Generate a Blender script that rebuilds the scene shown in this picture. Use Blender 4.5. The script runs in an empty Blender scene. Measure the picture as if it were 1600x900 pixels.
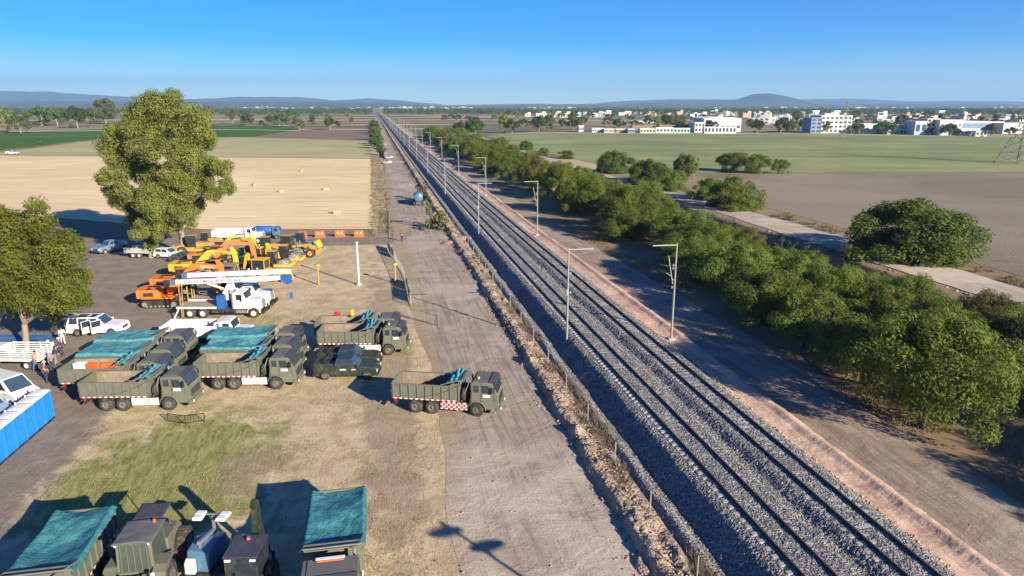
import bpy, math, random
import numpy as np
from mathutils import Vector, Matrix
R = math.radians
rnd = random.Random(7)
rng = np.random.default_rng(11)
scene = bpy.context.scene
COL = scene.collection

# ------------------------------------------------------------------ camera
FPX, CAMH, HORY = 1081.0, 22.0, 165.0
PITCH = math.atan((450 - HORY) / FPX)
CP, SP = math.cos(PITCH), math.sin(PITCH)
cam = bpy.data.cameras.new('camera')
cam.lens = 36 * FPX / 1600; cam.sensor_width = 36; cam.clip_end = 60000; cam.clip_start = 0.5
camo = bpy.data.objects.new('camera', cam); COL.objects.link(camo)
camo.location = (0, 0, CAMH); camo.rotation_euler = (math.pi / 2 - PITCH, 0, 0)
scene.camera = camo

# ------------------------------------------------------------------ light
SUN_EL = R(20.0)
SUN_DIR = Vector((0.69, -0.72, 0)).normalized()          # towards the sun, on the ground
world = bpy.data.worlds.new('World'); scene.world = world; world.use_nodes = True
wnt = world.node_tree
sky = wnt.nodes.new('ShaderNodeTexSky'); sky.sky_type = 'NISHITA'; sky.sun_disc = False
sky.sun_elevation = SUN_EL
sky.sun_rotation = math.atan2(SUN_DIR.x, SUN_DIR.y)
sky.altitude = 1800; sky.air_density = 1.0; sky.dust_density = 0.0; sky.ozone_density = 5.0
bg = wnt.nodes['Background']; bg.inputs['Strength'].default_value = 0.068
hs = wnt.nodes.new('ShaderNodeHueSaturation'); hs.inputs['Saturation'].default_value = 1.6; hs.inputs['Hue'].default_value = .516
wnt.links.new(sky.outputs[0], hs.inputs['Color']); wnt.links.new(hs.outputs[0], bg.inputs[0])
sl = bpy.data.lights.new('sun', 'SUN'); sl.energy = 5.0; sl.angle = R(0.5); sl.color = (1.0, 0.89, 0.70)
so = bpy.data.objects.new('sun', sl); COL.objects.link(so)
sv = Vector((SUN_DIR.x * math.cos(SUN_EL), SUN_DIR.y * math.cos(SUN_EL), math.sin(SUN_EL)))
so.rotation_euler = sv.to_track_quat('Z', 'Y').to_euler(); so.location = (60, -60, 60)
vs = scene.view_settings
vs.view_transform = 'Standard'; vs.look = 'None'; vs.gamma = 1; vs.exposure = 1.3
try: vs.use_curve_mapping = False
except Exception: pass
scene.cycles.max_bounces = 5; scene.cycles.diffuse_bounces = 2; scene.cycles.transparent_max_bounces = 6
scene.cycles.volume_bounces = 0; scene.cycles.use_denoising = True

# ------------------------------------------------------------------ places
AZ = -R(11.133)
def G(px, py, z=0.0):
    v = py - 450.0; u = px - 800.0
    t = (CAMH - z) / (v * CP + FPX * SP)
    return Vector((u * t, (FPX * CP - v * SP) * t, z))
def ST(t, s, z=0.0):                                       # railway frame -> world
    return Vector((s * math.sin(AZ) + t * math.cos(AZ), s * math.cos(AZ) - t * math.sin(AZ), z))
def st_of(v): return (v.x * math.cos(AZ) - v.y * math.sin(AZ), v.y * math.cos(AZ) + v.x * math.sin(AZ))
def zat(py, Y):
    v = py - 450.0
    return CAMH - (v * CP + FPX * SP) * Y / (FPX * CP - v * SP)
def xat(px, py, Y): return (px - 800.0) * Y / (FPX * CP - (py - 450.0) * SP)

# ------------------------------------------------------------------ noise
def vnoise(x, y, seed=0):
    xi = np.floor(x).astype(np.int64); yi = np.floor(y).astype(np.int64)
    xf = x - xi; yf = y - yi
    def h(a, b):
        n = (a * 374761393 + b * 668265263 + seed * 1442695041) & 0xffffffff
        n = ((n ^ (n >> 13)) * 1274126177) & 0xffffffff
        return ((n ^ (n >> 16)) & 0xffff) / 65535.0
    u = xf * xf * (3 - 2 * xf); v = yf * yf * (3 - 2 * yf)
    return (h(xi, yi) * (1 - u) + h(xi + 1, yi) * u) * (1 - v) + (h(xi, yi + 1) * (1 - u) + h(xi + 1, yi + 1) * u) * v
def fbm(x, y, oct=4, seed=0):
    x = np.asarray(x, float); y = np.asarray(y, float); a = 0.5; r = 0
    for i in range(oct): r = r + a * vnoise(x, y, seed + i); x = x * 2.03; y = y * 2.03; a *= .5
    return r

# ------------------------------------------------------------------ materials
class NT:
    def __init__(s, name):
        s.m = bpy.data.materials.new(name); s.m.use_nodes = True; s.t = s.m.node_tree
        s.b = s.t.nodes['Principled BSDF']
    def n(s, typ, ins=None, **kw):
        nd = s.t.nodes.new(typ)
        for k, v in kw.items(): setattr(nd, k, v)
        for k, v in (ins or {}).items():
            if isinstance(v, bpy.types.NodeSocket): s.t.links.new(v, nd.inputs[k])
            else: nd.inputs[k].default_value = v
        return nd
    def l(s, a, b): s.t.links.new(a, b)
    def co(s, scale=(1, 1, 1), kind='Object', rot=0):
        tc = s.n('ShaderNodeTexCoord')
        mp = s.n('ShaderNodeMapping', {'Vector': tc.outputs[kind]}); mp.inputs['Scale'].default_value = scale
        mp.inputs['Rotation'].default_value = (0, 0, rot)
        return mp.outputs[0]
    def noise(s, vec, scale=1, detail=4, rough=.6, dist=0):
        return s.n('ShaderNodeTexNoise', {'Vector': vec, 'Scale': scale, 'Detail': detail, 'Roughness': rough, 'Distortion': dist}).outputs[0]
    def rng(s, v, a, b, c=0, d=1):
        return s.n('ShaderNodeMapRange', {0: v, 1: a, 2: b, 3: c, 4: d}, interpolation_type='SMOOTHSTEP').outputs[0]
    def mt(s, op, a, b=0):
        return s.n('ShaderNodeMath', {0: a, 1: b}, operation=op).outputs[0]
    def mix(s, f, a, b, mode='MIX'):
        nd = s.n('ShaderNodeMix', None, data_type='RGBA', blend_type=mode)
        for k, v in ((0, f), (6, a), (7, b)):
            if isinstance(v, bpy.types.NodeSocket): s.l(v, nd.inputs[k])
            else: nd.inputs[k].default_value = (tuple(v) + (1,)) if isinstance(v, (tuple, list)) and len(v) == 3 else v
        return nd.outputs[2]
    def bump(s, h, strength=.5, dist=.05):
        b = s.n('ShaderNodeBump', {'Height': h, 'Strength': strength, 'Distance': dist}); s.l(b.outputs[0], s.b.inputs['Normal'])
    def base(s, c, rough=.9, spec=.3):
        s.l(c, s.b.inputs['Base Color']) if isinstance(c, bpy.types.NodeSocket) else setattr(s.b.inputs['Base Color'], 'default_value', tuple(c) + (1,))
        s.b.inputs['Roughness'].default_value = rough
        s.b.inputs['Specular IOR Level'].default_value = spec
        return s.m
MATS = {}
def paint(name, col, rough=.5, metal=0, dirt=.25, dcol=(.20, .165, .125), scale=2.2, bump=0, spec=.5):
    if name in MATS: return MATS[name]
    t = NT(name); c = t.co()
    n1 = t.noise(c, scale, 6, .65); f = t.rng(n1, .42, .75, 0, dirt)
    n2 = t.noise(c, scale * 9, 3, .7)
    f2 = t.rng(n2, .45, .8, 0, dirt * .6)
    cc = t.mix(f, col, dcol); cc = t.mix(f2, cc, tuple(x * .6 for x in col))
    t.base(cc, rough, spec); t.b.inputs['Metallic'].default_value = metal
    r = t.rng(n1, .3, .8, rough, min(1, rough + .3)); t.l(r, t.b.inputs['Roughness'])
    if bump: t.bump(n2, bump, .02)
    MATS[name] = t.m; return t.m
def glassy(name, col=(.02, .03, .04), rough=.12):
    if name in MATS: return MATS[name]
    t = NT(name); c = t.co(); n = t.noise(c, 3, 4); t.base(t.mix(t.rng(n, .4, .8, 0, .35), col, (.10, .10, .10)), rough, .8); MATS[name] = t.m; return t.m

M = dict(
 olive=paint('olive_paint', (.115, .122, .088), .62, dirt=.45),
 olive2=paint('olive_paint_faded', (.130, .135, .100), .66, dirt=.6),
 olivedk=paint('dark_olive_paint', (.020, .032, .020), .25, dirt=.25, spec=.7),
 canvas=paint('grey_canvas', (.095, .10, .105), .85, dirt=.3, bump=.2),
 canvasdk=paint('navy_canvas', (.035, .040, .062), .8, dirt=.2, bump=.2),
 black=paint('black_steel', (.015, .015, .016), .6, dirt=.35),
 rubber=paint('tyre_rubber', (.028, .026, .024), .9, dirt=.55, scale=4, bump=.3),
 rim=paint('grey_rim', (.10, .10, .09), .6, dirt=.5),
 rimw=paint('pale_rim', (.62, .62, .60), .4, dirt=.3),
 steel=paint('worn_steel', (.32, .31, .29), .45, .5, dirt=.4),
 galv=paint('galvanised_steel', (.27, .27, .26), .5, .2, dirt=.2),
 white=paint('white_paint', (.66, .66, .65), .28, dirt=.2, spec=.6),
 whitem=paint('matt_white', (.60, .60, .58), .7, dirt=.25),
 blue=paint('blue_paint', (.015, .10, .34), .4, dirt=.1),
 tblue=paint('toilet_blue_plastic', (.006, .19, .66), .42, dirt=.08),
 sblue=paint('steel_blue_paint', (.10, .20, .32), .25, .3, dirt=.1),
 orange=paint('orange_paint', (.74, .175, .022), .45, dirt=.2),
 orange2=paint('faded_orange_paint', (.66, .18, .05), .55, dirt=.3),
 yellow=paint('yellow_paint', (.72, .40, .02), .45, dirt=.25),
 ochre=paint('ochre_paint', (.42, .26, .05), .6, dirt=.5),
 redpl=paint('red_lamp', (.45, .02, .02), .3, dirt=.05),
 ored=paint('orange_plastic', (.80, .13, .03), .5, dirt=.15),
 glass=glassy('vehicle_glass'), glassb=glassy('blue_glass', (.03, .06, .10)),
 rust=paint('dusty_rusty_steel', (.20, .155, .115), .9, dirt=.8, dcol=(.34, .29, .22), scale=1.2, bump=.3),
 wood=paint('plank_wood', (.30, .23, .17), .85, dirt=.4),
 green=paint('tractor_green', (.02, .13, .07), .45, dirt=.2),
 concrete=paint('pale_concrete', (.42, .40, .37), .9, dirt=.4, bump=.2),
 skin=paint('skin', (.30, .17, .11), .6, dirt=.05),
)
def stripes(name, a, b, period=.30, axis=0, diag=0.0):
    t = NT(name); tc = t.n('ShaderNodeTexCoord'); sp = t.n('ShaderNodeSeparateXYZ', {0: tc.outputs['Object']})
    v = sp.outputs[axis]
    if diag: v = t.mt('ADD', v, t.mt('MULTIPLY', t.mt('FLOOR', t.mt('DIVIDE', sp.outputs[2], diag)), period * .5))
    m = t.mt('FRACT', t.mt('DIVIDE', v, period)); g = t.mt('GREATER_THAN', m, .5)
    t.base(t.mix(g, a, b), .5); MATS[name] = t.m; return t.m
M['redwhite'] = stripes('red_and_white_tape', (.50, .03, .03), (.75, .74, .72), .42)
M['redwhite2'] = stripes('red_and_white_rails', (.42, .03, .05), (.78, .74, .72), .40, 0, .155)
M['whiterail'] = stripes('white_rail_paint', (.80, .80, .80), (.70, .71, .74), 1.1)

def tarp_mat(name, col):
    t = NT(name); c = t.co(); n = t.noise(c, 1.6, 5, .7); n2 = t.noise(c, 14, 3)
    cc = t.mix(t.rng(n, .35, .75), tuple(x * .72 for x in col), tuple(min(1, x * 1.25 + .02) for x in col))
    cc = t.mix(t.rng(n2, .5, .8, 0, .3), cc, (.28, .34, .32)); w = t.noise(c, 2.6, 4, .6, 1.5)
    t.base(cc, .75, .2); t.bump(t.mt('ADD', t.mt('MULTIPLY', n2, .15), w), .9, .12); return t.m
M['tarp'] = tarp_mat('teal_tarpaulin', (.070, .27, .31))
M['tarpb'] = tarp_mat('bright_teal_tarpaulin', (.035, .19, .215))
M['tarpblue'] = tarp_mat('blue_ground_tarpaulin', (.06, .16, .36))
M['shade'] = tarp_mat('blue_shade_cloth', (.03, .10, .28))

# ------------------------------------------------------------------ mesh builder
def _link(name, me, parent):
    o = bpy.data.objects.new(name, me); COL.objects.link(o)
    if parent is not None: o.parent = parent
    return o
class MB:
    def __init__(s): s.v = []; s.f = []; s.mi = []; s.sm = []; s.ms = []; s.cur = 0; s.X = Matrix()
    def mat(s, m):
        if m not in s.ms: s.ms.append(m)
        s.cur = s.ms.index(m); return s
    def add(s, vs, fs, smooth=False):
        b = len(s.v); s.v += [tuple(s.X @ Vector(p)) for p in vs]
        for f in fs: s.f.append([b + i for i in f]); s.mi.append(s.cur); s.sm.append(smooth)
        return s
    def box(s, x0, x1, y0, y1, z0, z1):
        vs = [(x, y, z) for z in (z0, z1) for y in (y0, y1) for x in (x0, x1)]
        return s.add(vs, [(0, 2, 3, 1), (4, 5, 7, 6), (0, 1, 5, 4), (2, 6, 7, 3), (0, 4, 6, 2), (1, 3, 7, 5)])
    def bar(s, a, b, w, h=None):
        a = Vector(a); b = Vector(b); h = h or w; d = (b - a).normalized()
        up = Vector((0, 0, 1)) if abs(d.z) < .95 else Vector((1, 0, 0))
        sx = d.cross(up).normalized() * w / 2; sy = sx.cross(d).normalized() * h / 2
        vs = [p + i * sx + j * sy for p in (a, b) for i, j in ((-1, -1), (1, -1), (1, 1), (-1, 1))]
        return s.add(vs, [(3, 2, 1, 0), (4, 5, 6, 7), (0, 1, 5, 4), (1, 2, 6, 5), (2, 3, 7, 6), (3, 0, 4, 7)])
    def prism(s, prof, y0, y1, inset=0):                     # profile in x,z extruded over y
        n = len(prof)
        vs = [(x, y0, z) for x, z in prof] + [(x, y1, z) for x, z in prof]
        fs = [tuple(range(n)), tuple(range(2 * n - 1, n - 1, -1))] + [(i, i + n, (i + 1) % n + n, (i + 1) % n) for i in range(n)]
        a = sum(prof[i][0] * prof[(i + 1) % n][1] - prof[(i + 1) % n][0] * prof[i][1] for i in range(n))
        if a < 0: fs = [tuple(reversed(f)) for f in fs]
        return s.add(vs, fs)
    def cyl(s, a, b, r0, r1=None, n=12, caps=True, smooth=True):
        return s.tube([a, b], [r0, r0 if r1 is None else r1], n, caps, smooth)
    def tube(s, pts, rs, n=8, caps=True, smooth=True):
        pts = [Vector(p) for p in pts]
        if not hasattr(rs, '__len__'): rs = [rs] * len(pts)
        vs = []
        for i, p in enumerate(pts):
            d = (pts[min(i + 1, len(pts) - 1)] - pts[max(i - 1, 0)]).normalized()
            up = Vector((0, 0, 1)) if abs(d.z) < .9 else Vector((1, 0, 0))
            a = d.cross(up).normalized(); b = a.cross(d)
            for k in range(n):
                w = 2 * math.pi * k / n; vs.append(p + rs[i] * (math.cos(w) * a + math.sin(w) * b))
        fs = [(i * n + k, i * n + (k + 1) % n, (i + 1) * n + (k + 1) % n, (i + 1) * n + k) for i in range(len(pts) - 1) for k in range(n)]
        s.add(vs, fs, smooth)
        if caps:
            s.add(vs[:n], [tuple(range(n - 1, -1, -1))]); s.add(vs[-n:], [tuple(range(n))])
        return s
    def lathe(s, prof, n=20, c=(0, 0, 0), axis='y', smooth=True):       # prof: (axial, radius)
        vs = []
        for a, r in prof:
            for k in range(n):
                w = 2 * math.pi * k / n; x, y = r * math.cos(w), r * math.sin(w)
                p = (x, a, y) if axis == 'y' else (x, y, a)
                vs.append((p[0] + c[0], p[1] + c[1], p[2] + c[2]))
        fs = [(i * n + k, i * n + (k + 1) % n, (i + 1) * n + (k + 1) % n, (i + 1) * n + k) for i in range(len(prof) - 1) for k in range(n)]
        return s.add(vs, fs, smooth)
    def frustum(s, x0, x1, w0, z0, x2, x3, w1, z1):
        q = [(x0, -w0, z0), (x1, -w0, z0), (x1, w0, z0), (x0, w0, z0), (x2, -w1, z1), (x3, -w1, z1), (x3, w1, z1), (x2, w1, z1)]
        s.add(q, [(3, 2, 1, 0), (4, 5, 6, 7), (0, 1, 5, 4), (1, 2, 6, 5), (2, 3, 7, 6), (3, 0, 4, 7)]); return q
    def panel(s, q, u0=.08, u1=.92, v0=.1, v1=.88, off=.012):
        a, b, c, d = [Vector(p) for p in q]                  # a-b bottom, d-c top
        def at(u, v): return (a * (1 - u) + b * u) * (1 - v) + (d * (1 - u) + c * u) * v
        nrm = (b - a).cross(d - a).normalized() * off
        p = [at(u0, v0), at(u1, v0), at(u1, v1), at(u0, v1)]
        vs = [x - nrm * 1.5 for x in p] + [x + nrm for x in p]
        return s.add(vs, [(3, 2, 1, 0), (4, 5, 6, 7), (0, 1, 5, 4), (1, 2, 6, 5), (2, 3, 7, 6), (3, 0, 4, 7)])
    def ball(s, c, r, n=10, m=7):
        rx, ry, rz = (r, r, r) if not hasattr(r, '__len__') else r
        vs = [(c[0], c[1], c[2] - rz)]
        for i in range(1, m):
            a = math.pi * i / m
            for k in range(n):
                w = 2 * math.pi * k / n
                vs.append((c[0] + rx * math.sin(a) * math.cos(w), c[1] + ry * math.sin(a) * math.sin(w), c[2] - rz * math.cos(a)))
        vs.append((c[0], c[1], c[2] + rz)); L = len(vs) - 1
        fs = [(0, 1 + (k + 1) % n, 1 + k) for k in range(n)]
        for i in range(m - 2):
            for k in range(n): fs.append((1 + i * n + k, 1 + i * n + (k + 1) % n, 1 + (i + 1) * n + (k + 1) % n, 1 + (i + 1) * n + k))
        fs += [(L, 1 + (m - 2) * n + k, 1 + (m - 2) * n + (k + 1) % n) for k in range(n)]
        return s.add(vs, fs, True)
    def build(s, name, m=None, parent=None, bevel=0):
        me = bpy.data.meshes.new(name)
        me.from_pydata(s.v, [], s.f)
        for x in (s.ms or [m]): me.materials.append(x)
        if s.ms: me.polygons.foreach_set('material_index', s.mi)
        me.polygons.foreach_set('use_smooth', s.sm); me.update()
        o = _link(name, me, parent)
        if bevel:
            b = o.modifiers.new('bevel', 'BEVEL'); b.width = bevel; b.segments = 2; b.limit_method = 'ANGLE'; b.angle_limit = R(35)
        return o
def npmesh(name, V, F, m, parent=None, smooth=False):
    me = bpy.data.meshes.new(name); V = np.asarray(V, np.float32); F = np.asarray(F, np.int32); k = F.shape[1]
    me.vertices.add(len(V)); me.vertices.foreach_set('co', V.ravel())
    me.loops.add(F.size); me.loops.foreach_set('vertex_index', F.ravel())
    me.polygons.add(len(F)); me.polygons.foreach_set('loop_start', np.arange(0, F.size, k, dtype=np.int32))
    me.polygons.foreach_set('loop_total', np.full(len(F), k, np.int32))
    if smooth: me.polygons.foreach_set('use_smooth', np.ones(len(F), bool))
    me.update(calc_edges=True); me.materials.append(m)
    return _link(name, me, parent)
def gridmesh(name, X, Y, Z, m, parent=None, smooth=False):
    ny, nx = X.shape; V = np.stack([X, Y, Z], -1).reshape(-1, 3)
    i = np.arange(ny * nx).reshape(ny, nx)
    F = np.stack([i[:-1, :-1], i[:-1, 1:], i[1:, 1:], i[1:, :-1]], -1).reshape(-1, 4)
    return npmesh(name, V, F, m, parent, smooth)
def tag(o, label=None, cat=None, group=None, kind=None):
    if label: o['label'] = label
    if cat: o['category'] = cat
    if group: o['group'] = group
    if kind: o['kind'] = kind
    return o
def empty(name, label, cat, loc=(0, 0, 0), rz=0, group=None):
    o = bpy.data.objects.new(name, None); COL.objects.link(o); o.empty_display_size = .3
    o.location = loc; o.rotation_euler = (0, 0, rz); return tag(o, label, cat, group)
def copy_tree(o, loc=None, rz=None, label=None, group=None, scale=None, parent=None):
    c = o.copy(); COL.objects.link(c)
    if parent is not None: c.parent = parent
    for ch in list(o.children): copy_tree(ch, parent=c)
    if loc is not None: c.location = loc
    if rz is not None: c.rotation_euler = (0, 0, rz)
    if scale is not None: c.scale = scale
    if label: c['label'] = label
    if group: c['group'] = group
    return c
ORD = 'first second third fourth fifth sixth seventh eighth ninth tenth eleventh twelfth thirteenth fourteenth fifteenth sixteenth seventeenth eighteenth nineteenth twentieth twenty-first twenty-second twenty-third'.split()
def put_wheel(root, px, py, lx, ly, rz):                     # place so that local (lx,ly) stands at the ground point seen at px,py
    p = G(px, py); c, s = math.cos(rz), math.sin(rz)
    root.location = (p.x - (c * lx - s * ly), p.y - (s * lx + c * ly), 0); root.rotation_euler = (0, 0, rz); return root
# ================================================================== SETTING
RZ = -AZ
from mathutils.geometry import tessellate_polygon
def struct(o): return tag(o, kind='structure')
def sheet(name, pts, m, z, jit=.5, step=3.0, railframe=False):
    P = [Vector((p[0], p[1], 0)) for p in pts]; out = []
    for i, a in enumerate(P):
        b = P[(i + 1) % len(P)]; L = (b - a).length; k = max(1, min(140, int(L / step)))
        nrm = Vector((-(b - a).y, (b - a).x, 0)).normalized()
        for j in range(k):
            q = a.lerp(b, j / k)
            o = (float(fbm(q.x * .15 + 5, q.y * .15, 3, 3)) - .44) * 4 * jit + rnd.uniform(-.5, .5) * jit * .6
            out.append(q + nrm * o)
    tri = tessellate_polygon([out])
    vs = [(p.x, p.y, z) for p in out]
    fs = []
    for t in tri:
        a, b, c = [Vector(vs[i]) for i in t]
        fs.append(t if (b - a).cross(c - a).z > 0 else tuple(reversed(t)))
    me = bpy.data.meshes.new(name); me.from_pydata(vs, [], fs); me.materials.append(m); me.update()
    o = _link(name, me, None)
    if railframe: o.rotation_euler.z = RZ
    return struct(o)
RF = dict(railframe=True)

# ---- materials of the land
def mat_ground():
    t = NT('dry_plain'); c = t.co((1, 1, 1))
    a = t.noise(c, .004, 6, .6); b = t.noise(c, .06, 5, .65); d = t.noise(c, 1.6, 5, .7)
    cc = t.mix(t.rng(a, .40, .60), (.26, .175, .11), (.33, .27, .16))
    cc = t.mix(t.rng(t.noise(c, .0021, 4), .42, .55, 0, .8), cc, (.115, .135, .06))
    cc = t.mix(t.rng(b, .45, .7, 0, .55), cc, (.12, .095, .06))
    cc = t.mix(t.rng(d, .5, .75, 0, .5), cc, (.26, .21, .13)); cc = t.mix(t.rng(t.noise(t.co((.3, 1, 1)), .0055, 3), .56, .58), cc, (.46, .36, .21))
    t.bump(d, .6, .08); return t.base(cc, .95, .1)
def mat_lot():
    t = NT('lot_grass_and_soil'); c = t.co(); sp = t.n('ShaderNodeSeparateXYZ', {0: c}); X, Y = sp.outputs[0], sp.outputs[1]
    big = t.noise(c, .09, 5, .6); mid = t.noise(c, .5, 6, .7, .6); fin = t.noise(c, 4.5, 5, .75); vf = t.noise(c, 16, 3, .8)
    st = t.noise(t.co((1.2, .28, 1), rot=R(35)), 2.2, 5, .7, 1.2)
    dry = t.mix(t.rng(mid, .35, .68), (.430, .325, .195), (.600, .485, .300))
    dry = t.mix(t.rng(st, .5, .72, 0, .5), dry, (.62, .51, .33))
    dry = t.mix(t.rng(big, .48, .66, 0, .40), dry, (.37, .275, .19))
    dry = t.mix(t.rng(vf, .56, .8, 0, .5), dry, (.27, .21, .125))
    grn = t.mix(t.rng(st, .36, .64), (.170, .185, .050), (.330, .315, .115))
    grn = t.mix(t.rng(mid, .5, .7, 0, .7), grn, (.34, .295, .15))
    soil = t.mix(t.rng(mid, .35, .7), (.215, .176, .136), (.290, .240, .188))
    soil = t.mix(t.rng(fin, .52, .8, 0, .5), soil, (.28, .23, .18))
    # green patch: an ellipse around the lower left of the lot
    def blob(cx, cy, rx, ry, n, amp):
        u = t.mt('DIVIDE', t.mt('SUBTRACT', X, cx), rx); v = t.mt('DIVIDE', t.mt('SUBTRACT', Y, cy), ry)
        q = t.mt('SQRT', t.mt('ADD', t.mt('MULTIPLY', u, u), t.mt('MULTIPLY', v, v)))
        return t.mt('ADD', q, t.mt('MULTIPLY', t.mt('SUBTRACT', n, .5), amp))
    g1 = t.rng(blob(-13.2, 41.5, 7.2, 9.5, mid, 1.6), 1.15, .65)
    g2 = t.rng(blob(-15, 73, 8, 4, mid, 2.2), 1.1, .5, 0, .55)
    cc = t.mix(g1, dry, grn); cc = t.mix(g2, cc, grn)
    # worn soil to the left (parking) and around the machines
    e = t.mt('ADD', X, t.mt('MULTIPLY', t.mt('SUBTRACT', mid, .5), 4.5))
    s1 = t.rng(e, -19.2, -20.8)
    e2 = t.mt('ADD', t.mt('ADD', X, t.mt('MULTIPLY', t.mt('SUBTRACT', Y, 55), .12)), t.mt('MULTIPLY', t.mt('SUBTRACT', mid, .5), 6))
    s2 = t.mt('MULTIPLY', t.rng(e2, -12.5, -15.5), t.rng(Y, 74, 78))
    cc = t.mix(s1, cc, soil); cc = t.mix(s2, cc, soil)
    s3 = t.rng(t.mt('ADD', Y, t.mt('MULTIPLY', t.mt('SUBTRACT', big, .5), 8)), 112, 119, 0, .8); cc = t.mix(s3, cc, (.30, .235, .175))
    s4 = t.rng(blob(0.2, 60, 2.6, 40, mid, 1.4), 1.05, .6, 0, .6); cc = t.mix(s4, cc, (.255, .195, .145))
    s5 = t.rng(blob(-8.5, 41, 3.2, 4.5, mid, 2.2), 1.0, .3, 0, .6); cc = t.mix(s5, cc, (.33, .24, .17))
    t.bump(t.mt('ADD', fin, t.mt('MULTIPLY', st, 1.0)), .7, .09); return t.base(cc, .95, .1)
def mat_road(name='road_dirt', a=(.305, .240, .186), b=(.415, .338, .268), dark=(.195, .153, .118), edge=None):
    t = NT(name); c = t.co(); mid = t.noise(c, .35, 6, .65, .5); fin = t.noise(c, 6, 5, .75); big = t.noise(c, .07, 3)
    st = t.noise(t.co((1.0, .035, 1)), 2.4, 4, .6); st2 = t.noise(t.co((6.0, .12, 1)), 1.6, 4, .6)
    cc = t.mix(t.rng(mid, .33, .70), a, b)
    cc = t.mix(t.rng(st, .50, .60, 0, .42), cc, dark); tk = t.noise(t.co((1.0, .05, 1), rot=R(5)), 1.25, 2, .4); cc = t.mix(t.mt('MULTIPLY', t.rng(tk, .50, .54), t.rng(tk, .60, .56, 0, .5)), cc, dark)
    cc = t.mix(t.rng(st2, .52, .74, 0, .25), cc, b)
    cc = t.mix(t.rng(big, .5, .62, 0, .55), cc, tuple(x * 1.18 for x in b))
    v = t.n('ShaderNodeTexVoronoi', {'Vector': c, 'Scale': 1.1}).outputs[0]
    cc = t.mix(t.rng(v, .13, .06, 0, .45), cc, dark)
    cc = t.mix(t.rng(fin, .55, .8, 0, .35), cc, dark)
    if edge:
        sp = t.n('ShaderNodeSeparateXYZ', {0: c}); e = t.mt('ADD', sp.outputs[0], t.mt('MULTIPLY', t.mt('SUBTRACT', t.noise(c, .35, 6, .7), .5), 4.5))
        cc = t.mix(t.rng(e, 5.4, 3.6, 0, .85), cc, edge)
        cc = t.mix(t.mt('MULTIPLY', t.rng(sp.outputs[1], 46, 36), t.rng(t.noise(c, .25, 5, .65), .38, .6, .2, .9)), cc, (.50, .41, .33))
    t.bump(t.mt('ADD', t.mt('ADD', t.mt('MULTIPLY', fin, .5), t.mt('MULTIPLY', st2, .3)), t.mt('MULTIPLY', mid, 2.4)), .7, .09); return t.base(cc, .95, .12)
def mat_field(name, a, b, rowscale=1.0, rot=0, rowc=None, rowf=.6, stretch=.02, fleck=None, bumpd=.1):
    t = NT(name); c = t.co(); st = t.noise(t.co((stretch, 1, 1), rot=rot), rowscale, 5, .6, .3)
    big = t.noise(c, .018, 5, .6); fin = t.noise(c, 1.8, 5, .75)
    cc = t.mix(t.rng(big, .35, .65), a, b)
    cc = t.mix(t.rng(st, .47, .66, 0, rowf), cc, rowc or tuple(x * .7 for x in a))
    if fleck: cc = t.mix(t.rng(fin, .52, .75, 0, .7), cc, fleck)
    t.bump(t.mt('ADD', st, fin), .6, bumpd); return t.base(cc, .95, .08)
def mat_gravel(name, a, b, scale=14, pink=None):
    t = NT(name); c = t.co(); v = t.n('ShaderNodeTexVoronoi', {'Vector': c, 'Scale': scale}); v2 = t.n('ShaderNodeTexVoronoi', {'Vector': c, 'Scale': scale * .55})
    s = t.n('ShaderNodeSeparateColor', {0: v.outputs['Color']}).outputs[0]
    cc = t.mix(s, a, b); mid = t.noise(c, .5, 5, .6); cc = t.mix(t.rng(mid, .45, .7, 0, .4), cc, tuple(x * 1.1 for x in a))
    if pink: cc = t.mix(t.rng(t.noise(c, 1.2, 6, .75), .42, .62), cc, pink)
    h = t.mt('ADD', v.outputs[0], v2.outputs[0]); t.bump(h, .9, .06); return t.base(cc, .9, .2)
GROUND = mat_ground(); LOT = mat_lot(); ROAD = mat_road(edge=(.335, .262, .175))
EARTH = mat_road('bank_earth', (.27, .18, .12), (.40, .28, .20), (.18, .13, .09))
PINK = mat_road('pink_laterite', (.46, .30, .215), (.60, .42, .315), (.36, .24, .17))
HAUL = mat_road('haul_track_dust', (.27, .205, .150), (.38, .30, .23), (.18, .14, .105))
CANALR = mat_road('canal_track_dust', (.42, .34, .255), (.54, .45, .35), (.30, .235, .18))
BALLAST = mat_gravel('ballast_stone', (.085, .083, .082), (.38, .365, .345), 13)
ROCK = mat_gravel('grey_rubble', (.12, .11, .10), (.30, .27, .24), 3)

# ---- the ground sheet, cut by the canal ditch
def build_ground():
    t = np.unique(np.concatenate([np.linspace(-20000, -600, 12), np.linspace(-600, 57, 40), np.linspace(57, 72, 26), np.linspace(72, 600, 30), np.linspace(600, 20000, 12)]))
    s = np.unique(np.concatenate([np.linspace(-3000, -60, 8), np.linspace(-60, 200, 131), np.linspace(200, 900, 120), np.linspace(900, 20000, 24)]))
    X, Y = np.meshgrid(t, s)
    wob = (fbm(Y * .03, Y * 0 + 2, 3, 5) - .45) * 5
    d = np.clip(1 - np.abs(X + wob - 63.6) / 4.2, 0, 1); depth = 2.3 * np.minimum(1, d * 1.7) * np.clip((750 - Y) / 60, 0, 1)
    Z = -.03 - depth + np.where((X > 34) & (X < 70) & (Y < 900), (fbm(X * .3, Y * .3, 3, 9) - .45) * .5, 0)
    near = (X > 34.9) & (X < 70.4) & (Y < 900); Z = np.where(near, np.minimum(Z, .05), Z)
    o = gridmesh('ground', X, Y, Z, GROUND); o.rotation_euler.z = RZ; struct(o)
build_ground()

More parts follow.
